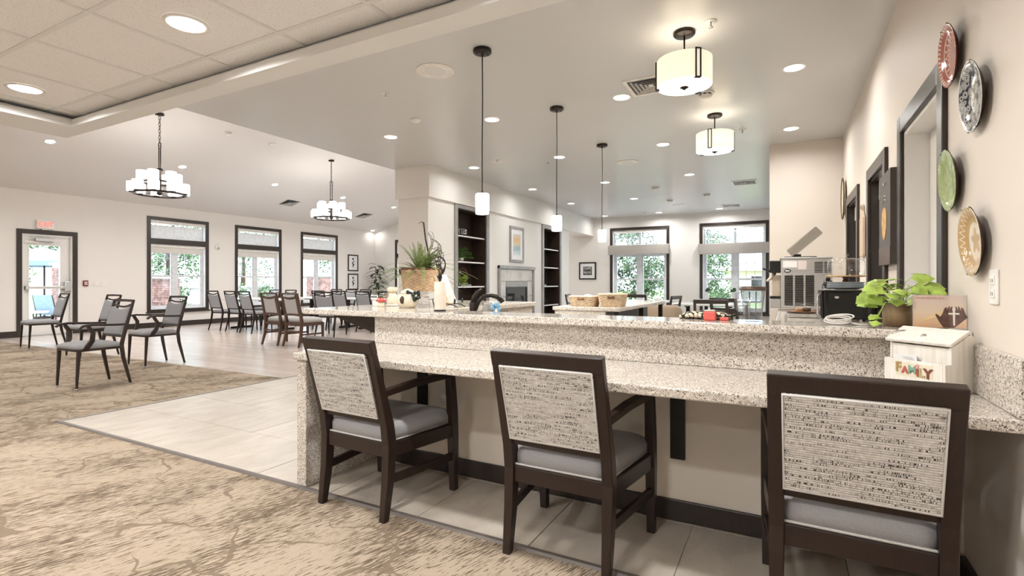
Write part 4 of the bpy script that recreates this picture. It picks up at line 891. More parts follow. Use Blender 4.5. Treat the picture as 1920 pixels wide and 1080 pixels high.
def art_cafe(t, w_, h, z0):
    MB().box(-w_/2, w_/2, -.0135, -.012, z0, z0+h).build('print', plain('cafe_photo', (.10,.10,.105), .6, 0, .4, .4, 30), t)
    MB().box(-w_/2+.02, w_/2-.03, -.0142, -.0136, z0+.04, z0+.10).build('printed_street', plain('cafe_grey', (.42,.42,.42), .6, 0, .4, .5, 50), t)
    text('lettering', 'CAFE', .085, 'paper', t, (0, -.0145, z0+h-.05), (pi/2, 0, 0), .0004)
frame('framed_print', 'black framed cafe print with white mat on the far dining room wall', (-4.756, 13.4, 1.222), 'F', .49, .473, .035, 'black', art_cafe, None, .085)

t = thing('exit_sign', 'white exit sign with red letters above the glass door', 'exit sign', (WL, 5.055, 2.278), pi/2)
MB().box(-.15, .15, -.07, -.002, .015, .195).build('housing', 'white_plastic', t, bevel=.008); MB().box(-.06, .06, -.05, -.002, -.004, .016).build('mount', 'white_plastic', t)
text('lettering', 'EXIT', .15, 'exit_red', t, (0, -.072, .105), (pi/2, 0, 0), .001, 'CENTER', .82, .004)
t = thing('fire_alarm_pull', 'small dark red fire alarm pull beside the exit door', 'fire alarm', (WL, 5.787, 1.06), pi/2)
MB().box(-.048, .048, -.035, 0, 0, .128).build('housing', plain('alarm_red', (.20,.018,.018), .4), t, bevel=.006); MB().box(-.03, .03, -.042, -.034, .03, .06).build('pull_bar', 'white_plastic', t, bevel=.003); MB().box(-.03, .03, -.037, -.034, .075, .10).build('label_strip', 'white_plastic', t)
for y, lab in ((5.982, 'white switch plate right beside the fire alarm pull'), (6.132, 'white switch plate second from the fire alarm pull')):
    t = thing('light_switch', lab, 'switch', (WL, y, 1.06), pi/2, 'switch plates by the exit door'); MB().box(-.04, .04, -.007, 0, 0, .12).build('plate', 'white_plastic', t, bevel=.003); MB().box(-.015, .015, -.012, -.006, .035, .085).build('rocker', 'white_plastic', t, bevel=.002)
t = thing('alarm_strobe', 'round white wall strobe between the first two windows', 'alarm strobe', (WL, 8.89, 2.14), pi/2)
MB().lathe([(.001,0),(.075,0),(.078,.02),(.06,.035),(.001,.036)], 24, mat=Matrix.Rotation(pi/2, 4, 'X')).build('housing', 'white_plastic', t); MB().box(-.03, .03, -.045, -.03, -.012, .03).build('lens', 'steel', t, bevel=.004); MB().box(-.02, .02, -.042, -.03, -.045, -.022).build('sounder_grille', 'black', t)
t = thing('light_switch', 'white switch plate on the column behind the fern', 'switch', (-5.08, 6.07, .90), 0); MB().box(-.04, .04, -.007, 0, 0, .12).build('plate', 'white_plastic', t, bevel=.003); MB().box(-.015, .015, -.012, -.006, .035, .085).build('rocker', 'white_plastic', t)

# bookcases in the niches
def bookcase(label, y0, y1, top, iy0, iy1, itop, shelves):
    t = thing('bookcase', label, 'bookcase', (-4.61, (y0+y1)/2, 0), 0, 'dark built in bookcases'); yc = (y0+y1)/2
    def bx(nm, mat, bs, bev=0):
        m = MB(); [m.box(a, b2, p-yc, q-yc, z, z2) for a, b2, p, q, z, z2 in bs]; return m.build(nm, mat, t, bevel=bev)
    bx('back_panel', 'shelf_wood', [(-.31,-.29,iy0,iy1,.302,itop)]); bx('side_panel', 'shelf_wood', [(-.29,0,iy0,iy0+.02,.302,itop)]); bx('side_panel', 'shelf_wood', [(-.29,0,iy1-.02,iy1,.302,itop)])
    bx('top_panel', 'shelf_wood', [(-.29,0,iy0+.02,iy1-.02,itop-.02,itop)]); bx('base_panel', 'shelf_wood', [(-.29,0,iy0+.02,iy1-.02,.302,.322)])
    bx('face_frame', 'silver_wood', [(.0,.028,y0,iy0+.015,0,top),(.0,.028,iy1-.015,y1,0,top),(.0,.028,iy0+.015,iy1-.015,itop-.01,top),(.0,.028,iy0+.015,iy1-.015,0,.325)], .004)
    for z in shelves:
        s = bx('shelf', 'shelf_wood', [(-.29,-.03,iy0+.021,iy1-.021,z-.022,z)]); m = MB(); m.box(-.03, -.022, iy0+.021-yc, iy1-.021-yc, z-.022, z); m.build('shelf_edge_glint', 'white', s)  # white strip paints the LED reflection onto the shelf front
    return t
bookcase('dark bookcase with plants, left of the fireplace', 6.735, 7.80, 2.398, 6.802, 7.728, 2.343, [1.912, 1.490, 1.082, .66])
bookcase('dark bookcase right of the fireplace, partly behind the middle pendant', 10.05, 11.13, 2.398, 10.122, 11.058, 2.328, [1.888, 1.482, 1.066, .648])
def leafclump(name, label, loc, r, n, mat, pot=None, group=None, cat='plant', ls=.05):
    t = thing(name, label, cat, loc, 0, group); random.seed(hash(label) % 1000 if False else len(label)*7+n)
    if pot: MB().lathe([(.001,0),(pot*.75,0),(pot,pot*1.3),(pot*.9,pot*1.3),(pot*.7,pot*.6),(.001,pot*.6)], 16).build('pot', 'whitewash', t)
    z0 = pot*1.2 if pot else 0; m = MB()
    for k in range(n):
        a = random.uniform(0, 2*pi); e = random.uniform(-.1, 1.3); q = r*random.uniform(.45, 1); c = Vector((q*cos(a)*cos(e), q*sin(a)*cos(e), z0+q*sin(e)*.9+.01)); d = Vector((cos(a)*cos(e*.6), sin(a)*cos(e*.6), sin(e*.6)-.3)).normalized(); sd = d.cross(Vector((0,0,1))).normalized(); L = ls*random.uniform(.7, 1.2); up = sd.cross(d)*L*.12
        m.add([c, c+d*L*.45+sd*L*.34+up, c+d*L, c+d*L*.45-sd*L*.34+up, c+d*L*.5-up], [(0,1,4),(1,2,4),(2,3,4),(3,0,4)], True)
        m.tube([(0,0,z0*.9), c*.5+Vector((0,0,z0*.3)), c], .0015, 4)
    stuff(m.build('foliage', mat, t)); return t
leafclump('shelf_plant', 'leafy green plant on the second shelf of the left bookcase', (-4.76, 7.16, 1.490), .17, 60, 'bright_leaf', .05, 'plants on the bookcases', 'plant', .08)
leafclump('shelf_plant', 'bright green plant beside the ring on the third shelf of the left bookcase', (-4.73, 7.02, 1.130), .16, 60, 'ivy', None, 'plants on the bookcases', 'plant', .08)
leafclump('shelf_plant', 'small green plant low in the right bookcase', (-4.76, 10.36, .648), .10, 40, 'bright_leaf', .04, 'plants on the bookcases', 'plant', .05)
def ringdeco(label, loc, r):
    t = thing('ring_ornament', label, 'ornament', loc, 0, 'ring ornaments'); MB().box(-.07, .07, -.16, .16, 0, .03).build('base', 'silver_wood', t, bevel=.004)
    MB().tube([(0, r*cos(2*pi*k/28), .03+r+r*sin(2*pi*k/28)) for k in range(28)], .012, 8, True).build('ring', 'wicker_dark', t); MB().lathe([(.001,.03),(.03,.03),(.03,.04),(.001,.042)], 12).build('foot', 'metal_dark', t)
ringdeco('bronze ring ornament on the third shelf of the left bookcase', (-4.80, 7.28, 1.082), .135); ringdeco('bronze ring ornament on the third shelf of the right bookcase', (-4.80, 10.42, 1.066), .12)
t = thing('wire_bowl', 'clear beaded bowl on the top shelf of the left bookcase', 'bowl', (-4.74, 7.05, 1.912)); MB().lathe([(.05,0),(.10,.01),(.13,.10),(.132,.112),(.122,.112),(.095,.02),(.001,.014)], 20).build('bowl_wall', 'clear_plastic', t)
m = MB(); [m.ball((.131*cos(2*pi*k/22), .131*sin(2*pi*k/22), z), .012, 6, 4) for k in range(22) for z in (.03, .06, .09)]; stuff(m.build('beads', 'chrome', t))

# fireplace
fp = thing('fireplace', 'tiled fireplace with a glass fronted firebox and grey mantel trim', 'fireplace', (-4.609, 8.875, 0))
MB().box(0, .045, -.745, -.685, 0, 1.455).box(0, .045, .685, .745, 0, 1.455).box(0, .06, -.745, .745, 1.40, 1.46).build('mantel_trim', 'silver_wood', fp, bevel=.004)
for k in range(5): MB().box(0, .018, -.683+k*.2735, -.683+(k+1)*.2735-.004, 1.171, 1.397).build('tile', 'fp_tile', fp, bevel=.002)
for s in (-1, 1):
    for k in range(4): MB().box(0, .018, min(s*.683, s*.464), max(s*.683, s*.464), .003+k*.292, .288+k*.292).build('tile', 'fp_tile', fp, bevel=.002)
MB().box(-.30, -.01, -.455, .457, .552, 1.163).build('firebox', 'black', fp); m = MB(); m.box(0, .022, -.455, .455, 1.06, 1.163); m.build('hood', 'silver_wood', fp, bevel=.003)
m = MB(); m.box(0, .02, -.455, -.40, .552, 1.06); m.box(0, .02, .40, .455, .552, 1.06); m.box(0, .02, -.40, .40, .552, .62); m.build('insert_frame', 'black', fp, bevel=.003); MB().box(.002, .01, -.40, .40, .62, 1.06).build('glass_front', 'fireglass', fp)
MB().box(0, .018, -.455, .455, .003, .55).build('lower_panel', 'fp_tile', fp)

# ================================================================== THINGS ON THE BAR AND COUNTERS
LZ = .966

def basket_mesh(rx, ry, h, flare=1.25, rows=14, n=64, sq=2.0, amp=.004):
    secs = []
    for i in range(rows*2+1):
        z = h*i/(rows*2); k = 1+(flare-1)*(z/h)**.8; ring = []
        for q in range(n):
            a = 2*pi*q/n; ca, sa = cos(a), sin(a); s_ = (abs(ca)**sq+abs(sa)**sq)**(-1/sq); wv = amp*(1 if (q//2+i//2) % 2 else -1)*(1 if i % 2 else .2)
            ring.append(((rx*k*s_+wv)*ca, (ry*k*s_+wv)*sa, z))
        secs.append(ring)
    m = MB(); m.loft(secs, True, False)
    inner = [[(p[0]*.94, p[1]*.94, p[2]+.002) for p in r] for r in reversed(secs[::4])]; m.loft(inner, True, False); m.add([(p[0], p[1], .004) for p in secs[0]], [tuple(range(n))])
    return m, secs[-1]
def rimtube(m, ring, r=.006, step=2): m.tube([(p[0]*.975, p[1]*.975, p[2]) for p in ring[::step]], r, 6, True); return m
st = thing('glass_stand', 'low clear glass stand under the fern basket', 'stand', (-2.63, 3.37, LZ)); MB().lathe([(.07,0),(.075,.006),(.03,.016),(.022,.08),(.10,.099),(.135,.101),(.137,.109),(.001,.109)], 28).build('pedestal', 'clear', st)
fb = thing('fern_basket', 'large wicker basket holding a fern on the bar ledge', 'basket', (-2.63, 3.37, LZ+.110), radians(20))
m, rg = basket_mesh(.145, .12, .18, 1.12, 15, 72, 2.3, .005); m.build('basket_wall', 'wicker', fb); rimtube(MB(), rg, .009).build('rim', 'wicker_dark', fb)
for s in (-1, 1):
    MB().tube([(s*.165, .05*cos(pi*k/10), .15-.05*sin(pi*k/10)+.03) for k in range(11)], .007, 6).build('handle', 'wicker_dark', fb)
MB().lathe([(.001,.15),(.13,.15),(.13,.145),(.001,.14)], 20).build('soil', 'soil', fb)
fe = thing('fern', 'green fern with arching fronds growing in the wicker basket', 'fern', (-2.63, 3.37, LZ+.258))
random.seed(3)
for k in range(84):
    a = 2*pi*k/84*2.4+random.uniform(-.2, .2); el = random.uniform(.25, 1.45); L = random.uniform(.20, .38); m = MB(); pts = []
    if k in (3, 17, 30): el, L = .55, .42
    for q in range(12):
        t_ = q/11; hh = L*t_*cos(el)*(1+.25*t_); zz = L*(t_*sin(el)-.75*t_*t_*cos(el)); pts.append(Vector((.02*cos(a)+hh*cos(a), .02*sin(a)+hh*sin(a), zz)))
    m.tube(pts, [.0018-.0012*q/11 for q in range(12)], 4); sd = Vector((-sin(a), cos(a), 0))
    for q in range(1, 23):
        i = q/2; j = min(int(i), 10); p = pts[j].lerp(pts[j+1], i-j); d = (pts[j+1]-pts[j]).normalized(); l = .027*(1-(q/23)**2)*(.45+.55*min(1, q/6))+.003
        for s in (-1, 1):
            v = (sd*s+d*.45).normalized(); m.add([p, p+v*l*.5+d*.0055, p+v*l, p+v*l*.5-d*.0055], [(0,1,2),(0,2,3)])
    m.build('frond', 'leaf', fe)
tw = thing('willow_twigs', 'dark curly willow branches rising behind the fern', 'branch', (-2.565, 3.425, LZ+.26))
random.seed(11)
MB().tube([(0,0,-.02),(-.02,.0,.12),(-.055,-.01,.28),(-.075,-.01,.42)], [.009,.008,.007,.006], 7).build('stem', 'twig', tw)
for k in range(9):
    x0, z0 = .02+.012*k, .05+.03*k; pts = []; ph = random.uniform(0, 6); 
    for q in range(40):
        t_ = q/39; r_ = .040*(1-t_*.45); pts.append((.02+.10*sin(t_*2.2+k*.35)*(.5+.1*k) + r_*cos(13*t_+ph), -.02+.02*k*t_+r_*.4*sin(13*t_+ph), -.02+t_*(.22+.022*k)+r_*sin(13*t_+ph)*.9))
    MB().tube(pts, [.0045*(1-.7*q/39) for q in range(40)], 5).build('curly_branch', 'twig', tw)
MB().tube([(-.075,-.01,.41),(-.09,-.01,.425),(-.115,-.01,.42),(-.13,-.01,.41)], [.004,.003,.002,.001], 5).build('curly_branch', 'twig', tw)
# ceramics at the free end
cj = thing('cookie_jar', 'cream ceramic jar with dark oval spot and green bunch on its lid', 'jar', (-2.385, 2.90, LZ), radians(39))
MB().lathe([(.001,0),(.048,0),(.068,.02),(.078,.05),(.074,.078),(.058,.096),(.05,.10),(.001,.10)], 30).build('jar_body', 'ceramic', cj); MB().lathe([(.052,.100),(.045,.118),(.02,.134),(.001,.138)], 24).build('lid', 'ceramic', cj)
MB().ball((-.035,-.062,.058), (.020,.014,.028), 14, 8).build('painted_spot', 'ceramic_brown', cj)
m = MB(); random.seed(5)
for q in range(14): m.ball((.03+random.uniform(-.03,.05), -.055+random.uniform(-.018,.02), .085+random.uniform(-.026,.032)), .014, 8, 6)
stuff(m.build('grape_bunch', 'ceramic_dark', cj))
rs = thing('ceramic_hen', 'cream ceramic hen with a ruffled crest behind the mushroom pot', 'figurine', (-2.68, 3.08, LZ))
MB().lathe([(.001,0),(.04,0),(.048,.03),(.040,.075),(.024,.11),(.001,.118)], 20).build('body', 'ceramic', rs); m = MB()
for q in range(11): a = 2*pi*q/11; m.ball((.028*cos(a), .028*sin(a), .125), (.017,.017,.022), 8, 6)
stuff(m.build('crest', 'ceramic', rs)); MB().ball((-.02,-.038,.08), (.012,.016,.012), 8, 6).build('beak', 'bread', rs); MB().lathe([(.04,.0),(.052,.002),(.05,.012),(.035,.014)], 20).build('base_ring', 'whitewash', rs)
mp = thing('mushroom_pot', 'small red capped mushroom pot with white dots at the ledge end', 'figurine', (-2.66, 2.93, LZ))
MB().lathe([(.001,0),(.026,0),(.024,.02),(.022,.045),(.001,.046)], 18).build('stalk', 'ceramic', mp); MB().lathe([(.020,.038),(.040,.040),(.037,.054),(.022,.066),(.001,.069)], 20).build('cap', 'red', mp); m = MB()
for q in range(9): a = 2*pi*q/9; m.ball((.033*cos(a), .033*sin(a), .056), .005, 6, 4)
stuff(m.build('dots', 'paper', mp)); m = MB(); [m.ball((random.uniform(-.014,.014), random.uniform(-.014,.014), .074), .009, 6, 4) for q in range(7)]; stuff(m.build('moss_tuft', 'bush', mp))
nb = thing('napkin_holder', 'low white napkin holder beside the mushroom pot', 'napkin holder', (-2.80, 3.05, LZ)); MB().box(-.032, .032, -.03, .03, 0, .008).build('tray', 'white_plastic', nb, bevel=.002); [MB().box(-.032, .032, s*.028-.003, s*.028+.003, .008, .042).build('side_wall', 'white_plastic', nb, bevel=.002) for s in (-1, 1)]; MB().box(-.028, .028, -.022, .022, .009, .034).build('napkin_stack', 'paper', nb)
for x, y, lab, h in [(-2.38, 3.12, 'clear glass salt jar behind the paper roll', .075), (-2.30, 3.06, 'second clear glass jar behind the paper roll', .06), (-2.46, 3.16, 'clear glass jar under the fern basket', .085)]:
    t = thing('glass_jar', lab, 'jar', (x, y, LZ), 0, 'clear glass jars on the ledge'); MB().lathe([(.001,0),(.024,0),(.026,.006),(.026,h*.8),(.018,h*.88),(.018,h*.9),(.016,h*.88),(.023,h*.78),(.023,.006),(.001,.005)], 20).build('jar_body', 'clear', t); MB().lathe([(.001,h*1.02),(.019,h*1.0),(.020,h*.9),(.018,h*.9)], 18).build('lid', 'chrome', t)
pr = thing('paper_roll', 'narrow cream paper roll on a dark holder with a round finial', 'paper roll', (-1.935, 2.672, LZ))
MB().lathe([(.001,0),(.040,0),(.040,.006),(.01,.008),(.001,.008)], 24).build('base', 'metal_dark', pr); MB().lathe([(.016,.008),(.036,.009),(.0365,.010),(.0365,.186),(.036,.187),(.016,.187)], 28).build('roll', plain('cream_paper', (.78,.70,.61), .8), pr)
MB().tube([(0,0,.006),(0,0,.20)], .005, 8).build('rod', 'metal_dark', pr); MB().lathe([(.001,.192),(.013,.194),(.012,.198),(.009,.202),(.014,.212),(.013,.232),(.006,.242),(.001,.244)], 16).build('finial', 'metal_dark', pr); MB().tube([(-.040,0,.005),(-.052,0,.05),(-.058,0,.07),(-.05,0,.078)], .003, 6).build('tear_wire', 'metal_dark', pr)
cbk = thing('cookbook', 'open pale cookbook leaning on a scrolled wire stand', 'book', (-2.115, 3.10, LZ+.035), radians(104))
T_ = Matrix.Rotation(radians(-22), 4, 'X'); MB().box(-.08, .08, .012, .05, .0, .225, T_).build('page_block', plain('book_pages', (.62,.50,.36), .7), cbk); MB().box(-.085, .085, .05, .054, -.002, .23, T_).build('cover', 'bread', cbk); MB().box(-.08, .08, .0095, .012, .002, .224, T_).build('open_page', plain('printed_page', (.52,.45,.40), .6, 0, .3, .2, 26), cbk)
ws = thing('cookbook_stand', 'black scrolled wire stand holding the cookbook', 'book stand', (-2.115, 3.10, LZ), radians(104)); 
for s in (-1, 1):
    x = s*.08; MB().tube([(x,.13,.0),(x,.09,.03),(x,.045,.10),(x,.085,.19),(x,.105,.23)], .0035, 6).build('rear_wire', 'black', ws); MB().tube([(x,-.055,.003),(x,-.02,.02),(x,.03,.030),(x,.09,.03)], .0035, 6).build('foot_wire', 'black', ws)
    MB().tube([(x+.018*cos(q*.55)*(1-q/34), -.030, .045+.022*sin(q*.55)*(1-q/34)) for q in range(26)], .0028, 5).build('scroll', 'black', ws)
MB().tube([(-.1,-.03,.031),(.1,-.03,.031)], .003, 6).build('rest_bar', 'black', ws); MB().tube([(-.08,.043,.10),(.08,.043,.10)], .003, 6).build('cross_bar', 'black', ws)
fc = thing('faucet', 'oil rubbed bronze kitchen faucet with a low arc spout', 'faucet', (-1.905, 3.02, .86), radians(25))
MB().lathe([(.001,0),(.030,0),(.030,.008),(.026,.02),(.027,.14),(.022,.155),(.001,.158)], 22).build('body', 'metal_dark', fc)
pts = [(.015,0,.10),(.035,0,.155),(.07,0,.19),(.12,0,.20),(.165,0,.187),(.195,0,.165)]; MB().tube(pts, [.016,.016,.0155,.0155,.016,.0165], 12).build('spout', 'metal_dark', fc); MB().tube([(.193,0,.168),(.205,0,.150)], [.018,.017], 12).build('spray_head', 'metal_dark', fc)
MB().tube([(0,0,.15),(.008,0,.19),(.03,0,.225),(.062,0,.242)], [.020,.016,.012,.006], 10).build('lever', 'metal_dark', fc)
t = thing('soap_dish', 'grey tumbler beside the faucet', 'cup', (-1.80, 3.03, .86)); MB().lathe([(.001,0),(.028,0),(.032,.15),(.029,.15),(.026,.006),(.001,.005)], 20).build('tumbler', plain('grey_resin', (.25,.245,.23), .4), t); MB().lathe([(.0315,.138),(.034,.14),(.034,.148),(.031,.15)], 20, caps=False).build('rim_band', 'chrome', t)
t = thing('dish_scrubber', 'blue round dish scrubber next to the faucet', 'scrubber', (-1.71, 3.0, .86)); MB().lathe([(.001,.05),(.012,.05),(.018,.11),(.001,.115)], 14).build('handle', 'white_plastic', t); m = MB(); random.seed(2)
for q in range(26): a = random.uniform(0, 6.28); e = random.uniform(-.6, 1.5); m.ball((.024*cos(a)*cos(e), .024*sin(a)*cos(e), .118+.026*sin(e)), .012, 7, 5)
stuff(m.build('mesh_head', 'blue', t)); MB().lathe([(.001,0),(.03,0),(.03,.05),(.001,.052)], 18).build('holder', 'white_plastic', t)
# island baskets
def bread_basket(label, loc, rx, ry, h, rz):
    t = thing('bread_basket', label, 'basket', loc, rz, 'wicker bread baskets'); m, rg = basket_mesh(rx, ry, h, 1.22, 9, 60, 6.0, .004); m.build('basket_wall', 'wicker_pale', t); rimtube(MB(), rg, .007).build('rim', 'wicker_pale', t)
    m = MB(); m.box(-.035, .035, -ry*1.21, -ry*1.15, h*.66, h*.86); m.build('hand_hole', 'wicker_dark', t)
    return t
bread_basket('pale wicker bread basket at the island edge, nearer the fireplace', (-1.83, 5.07, .902), .125, .10, .10, 0); bread_basket('pale wicker bread basket filled high, beside the white table edge', (-1.54, 5.10, .902), .115, .13, .125, radians(10))
for x, y, z, r_, lab in [(-1.80, 5.08, .985, .05, 'round pale bun on top of the first bread basket'), (-1.90, 5.05, .965, .045, 'small bread roll in the first bread basket'), (-1.56, 5.06, .998, .055, 'brown loaf in the second bread basket'), (-1.48, 5.14, 1.005, .05, 'bread roll at the back of the second basket'), (-1.62, 5.16, 1.0, .04, 'bread roll at the side of the second basket')]:
    t = thing('bread_roll', lab, 'bread', (x, y, z), 0, 'bread in the baskets'); MB().ball((0,0,0), (r_*1.2, r_, r_*.75), 14, 8).build('crust', 'bread' if 'pale' not in lab else 'cream', t); MB().tube([(-r_*.7,0,r_*.62),(0,0,r_*.74),(r_*.7,0,r_*.62)], .004, 5).build('scored_top', 'cream', t)
# right half of the ledge
pt = thing('pitcher', 'clear fluted pitcher with a brown lid and ring handle', 'pitcher', (-.13, 2.655, LZ))
m = MB(); secs = [[(rr*(1+.025*cos(16*2*pi*q/64))*cos(2*pi*q/64), rr*(1+.025*cos(16*2*pi*q/64))*sin(2*pi*q/64), z) for q in range(64)] for rr, z in ((.036,0),(.038,.006),(.052,.145),(.050,.145),(.036,.010),(.001,.008))]; m.loft(secs, True); m.build('pitcher_body', 'clear_plastic', pt)
MB().lathe([(.001,.145),(.056,.145),(.059,.150),(.056,.163),(.001,.165)], 32).build('lid', 'brown_glass', pt); MB().tube([(-.024,0,.163),(-.024,0,.176),(-.014,0,.180),(.014,0,.180),(.024,0,.176),(.024,0,.163)], .0032, 6).build('lid_handle', 'clear', pt)
MB().tube([(-.050,0,.135),(-.072,0,.13),(-.070,0,.06),(-.043,0,.035)], .006, 8).build('side_handle', 'clear_plastic', pt)
for x in (-.012, .014): MB().tube([(x,-.01,.01),(x*1.1,-.01,.14)], .003, 6).build('inner_rib', 'steel', pt)
fl = thing('floral_mitt', 'black and cream floral oven mitt lying on the ledge', 'oven mitt', (-.345, 2.725, LZ)); m = MB(); secs = []
for q in range(13): t_ = q/12; x = -.125+.25*t_; hh = .041*min(1, (sin(pi*min(max(t_,.04),.96)))**.35)*(1+.12*sin(9*t_)); ww = .055*(sin(pi*min(max(t_,.05),.95)))**.3; secs.append([(x, ww*cos(2*pi*k/12), hh*.5+hh*.5*sin(2*pi*k/12)) for k in range(12)])
m.loft(secs, True); m.build('mitt_body', 'floral', fl); MB().tube([(.12,-.03,.02),(.135,-.01,.028),(.135,.02,.02),(.12,.03,.015)], .004, 6).build('hanging_loop', 'black', fl)
t = thing('red_canister', 'coral red square canister in front of the floral mitt', 'canister', (-.315, 2.632, LZ)); MB().box(-.0275, .0275, -.022, .022, 0, .044).build('body', 'coral', t, bevel=.006); MB().box(-.024, .024, -.019, .019, .044, .050).build('lid', 'cream', t, bevel=.002)
t = thing('red_packet', 'small red packet beside the coral canister', 'packet', (-.252, 2.64, LZ)); MB().box(-.019, .019, -.012, .012, 0, .016).build('body', 'coral', t, bevel=.003); MB().box(-.019, .019, -.0125, -.012, .003, .006).build('seam', 'red', t)
cw = thing('white_cable', 'white cable coiled in loops on the ledge before the microwave', 'cable', (.205, 2.63, LZ)); 
for q, (r1, r2, z, ty) in enumerate([(.050,.026,.006,.1), (.046,.022,.013,.3), (.052,.024,.020,.5)]): MB().tube([(r1*cos(2*pi*k/24)+.004*q, r2*sin(2*pi*k/24), z+.012*(1+sin(2*pi*k/24+ty))) for k in range(24)], .003, 6, True).build('loop', 'white_plastic', cw)
MB().tube([(.05,0,.01),(.075,-.01,.004),(.095,0,.0035),(.11,.01,.0035)], .003, 6).build('loose_end', 'white_plastic', cw)
# ivy pot
iv = thing('ivy_pot', 'glazed brown pot with bright green ivy on the ledge', 'potted plant', (.418, 2.645, LZ)); MB().lathe([(.001,0),(.048,0),(.0505,.004),(.0535,.088),(.055,.092),(.052,.093),(.048,.085),(.001,.083)], 30).build('pot', 'pot', iv); MB().lathe([(.001,.086),(.048,.084),(.048,.080),(.001,.08)], 20).build('soil', 'soil', iv)
random.seed(21)
def ivyleaf(c, d, up, L):
    sd = d.cross(up).normalized(); up = sd.cross(d).normalized(); pts = [(0,0),(.22,.30),(.10,.50),(.42,.42),(.62,.30),(.66,.34),(1.0,0)]; V = [c]; 
    for a_, b2 in pts[1:-1]: V.append(c+d*a_*L+sd*b2*L-up*b2*b2*L*.5)
    V.append(c+d*L-up*L*.15)
    for a_, b2 in reversed(pts[1:-1]): V.append(c+d*a_*L-sd*b2*L-up*b2*b2*L*.5)
    V.append(c+d*.45*L+up*L*.04); n = len(V)-1
    return V, [(i, (i+1) % n, n) for i in range(n)]
for k in range(26):
    a = 2*pi*k/26*3.2+random.uniform(-.25, .25); rr = random.uniform(.03, .10); z = .115+random.uniform(-.01, .095)*(1.2-rr*6); c = Vector((rr*cos(a), rr*sin(a)*.8, z)); d = Vector((cos(a), sin(a), random.uniform(-.5, .15))).normalized(); L = random.uniform(.060, .092)
    if c.y < -.06: c.z = max(c.z, .10)
    V, Fs = ivyleaf(c, d, Vector((-cos(a)*.2, -.8, .9)).normalized(), L); m = MB(); m.add(V, Fs, False); m.tube([(c.x*.15, c.y*.15, .085), (c.x*.6, c.y*.6, c.z*.92), tuple(c)], .0014, 4); m.build('leaf', 'ivy', iv)
for (x, y, z, ang) in [(-.075,-.06,.05,-2.4), (-.085,-.10,.028,-1.9), (.10,.02,.12,.3), (.135,.01,.115,.2), (-.10,.0,.12,3.0)]:
    d = Vector((cos(ang), sin(ang), -.35)).normalized(); V, Fs = ivyleaf(Vector((x,y,z)), d, Vector((0,-.5,1)).normalized(), .05); m = MB(); m.add(V, Fs); m.tube([(0,0,.09),(x*.6,y*.6,max(.10, z)),(x,y,z)], .0016, 4); m.build('leaf', 'ivy', iv)
# sign card and prayer box
sg = thing('sign_card', 'sunset card reading prayer request box in a clear stand behind the family box', 'sign', (.530, 2.525, LZ), radians(-6))
T_ = Matrix.Rotation(radians(-8), 4, 'X'); b = NB('sunset_print'); o = b.obj(); s = b.sep(o); n_ = b.noise(b.map(o, (12, 1, 70)), 1, 4, .6)
c = b.ramp(b.math('MULTIPLY_ADD', n_, .18, b.math('MULTIPLY', s[2], 6.4)), [(.05, (.60,.33,.19)), (.25, (.86,.55,.32)), (.5, (.88,.70,.53)), (.8, (.80,.65,.56)), (1.0, (.74,.59,.53))]); MT['sunset'] = b.fin(c, .3)
MB().box(-.080, .080, -.002, .0, .008, .134, T_).build('card', 'sunset', sg); cs = MB(); cs.box(-.083, .083, -.0045, -.0025, .003, .137, T_); cs.box(-.083, .083, .0005, .0025, .003, .137, T_); cs.box(-.083, .083, -.0025, .045, 0, .003); cs.build('clear_holder', 'clear', sg)
def pr_(nm, mat, poly, y0): m = MB(); m.prism(poly, y0-.0004, y0, 'y', T_); return m.build(nm, mat, sg)
pr_('printed_ray', plain('ray_yellow', (.86,.66,.30), .4), [(-.055,.030),(.0,.052),(.022,.080),(.012,.074),(-.03,.050),(-.056,.036)], -.0022)
hand = [(.012,.009),(.0,.030),(-.012,.058),(-.008,.062),(.004,.050),(.010,.062),(.016,.082),(.021,.088),(.024,.086),(.022,.074),(.030,.092),(.033,.090),(.031,.078),(.038,.092),(.040,.089),(.039,.075),(.043,.080),(.044,.06),(.044,.009)]
hm = plain('printed_hand', (.12,.045,.03), .4, 0, .4, .3, 90); pr_('printed_hand', hm, hand, -.0024); pr_('printed_hand', hm, [(.0885-x if x > .03 else .088-x*.98, z) for x, z in reversed(hand)][:16], -.0024)
cm = plain('printed_cross', (.92,.88,.78), .4); pr_('printed_cross', cm, [(.0415,.018),(.0465,.018),(.0475,.085),(.0405,.085)], -.0027); pr_('printed_cross', cm, [(.028,.060),(.060,.060),(.060,.066),(.028,.066)], -.0028)
tx = text('lettering', 'PRAYER REQUEST BOX', .0088, 'red', sg, (-.023, -.0200, .130), (radians(82), 0, 0), .0001); tx.location = T_ @ Vector((-.027, -.0023, .122))
fx = thing('family_box', 'whitewashed wooden note box with colourful family letters in the counter corner', 'box', (.418, 2.348, .757), radians(-45)); Wb = .103
for s in (-1, 1): MB().prism([(0,0),(.150,0),(.150,.200),(.115,.200),(.030,.163),(.030,.105),(0,.105)], s*Wb-.0045, s*Wb+.0045, 'x').build('side_board', 'whitewash', fx, bevel=.002)
MB().box(-Wb+.0045, Wb-.0045, 0, .009, 0, .105).build('front_board', 'whitewash', fx, bevel=.0015); MB().box(-Wb+.0045, Wb-.0045, .032, .040, .06, .160).build('upper_front', 'whitewash', fx, bevel=.0015); MB().box(-Wb+.0045, Wb-.0045, .142, .150, 0, .200).build('back_board', 'whitewash', fx); MB().box(-Wb+.0045, Wb-.0045, .009, .142, 0, .008).build('bottom_board', 'whitewash', fx)
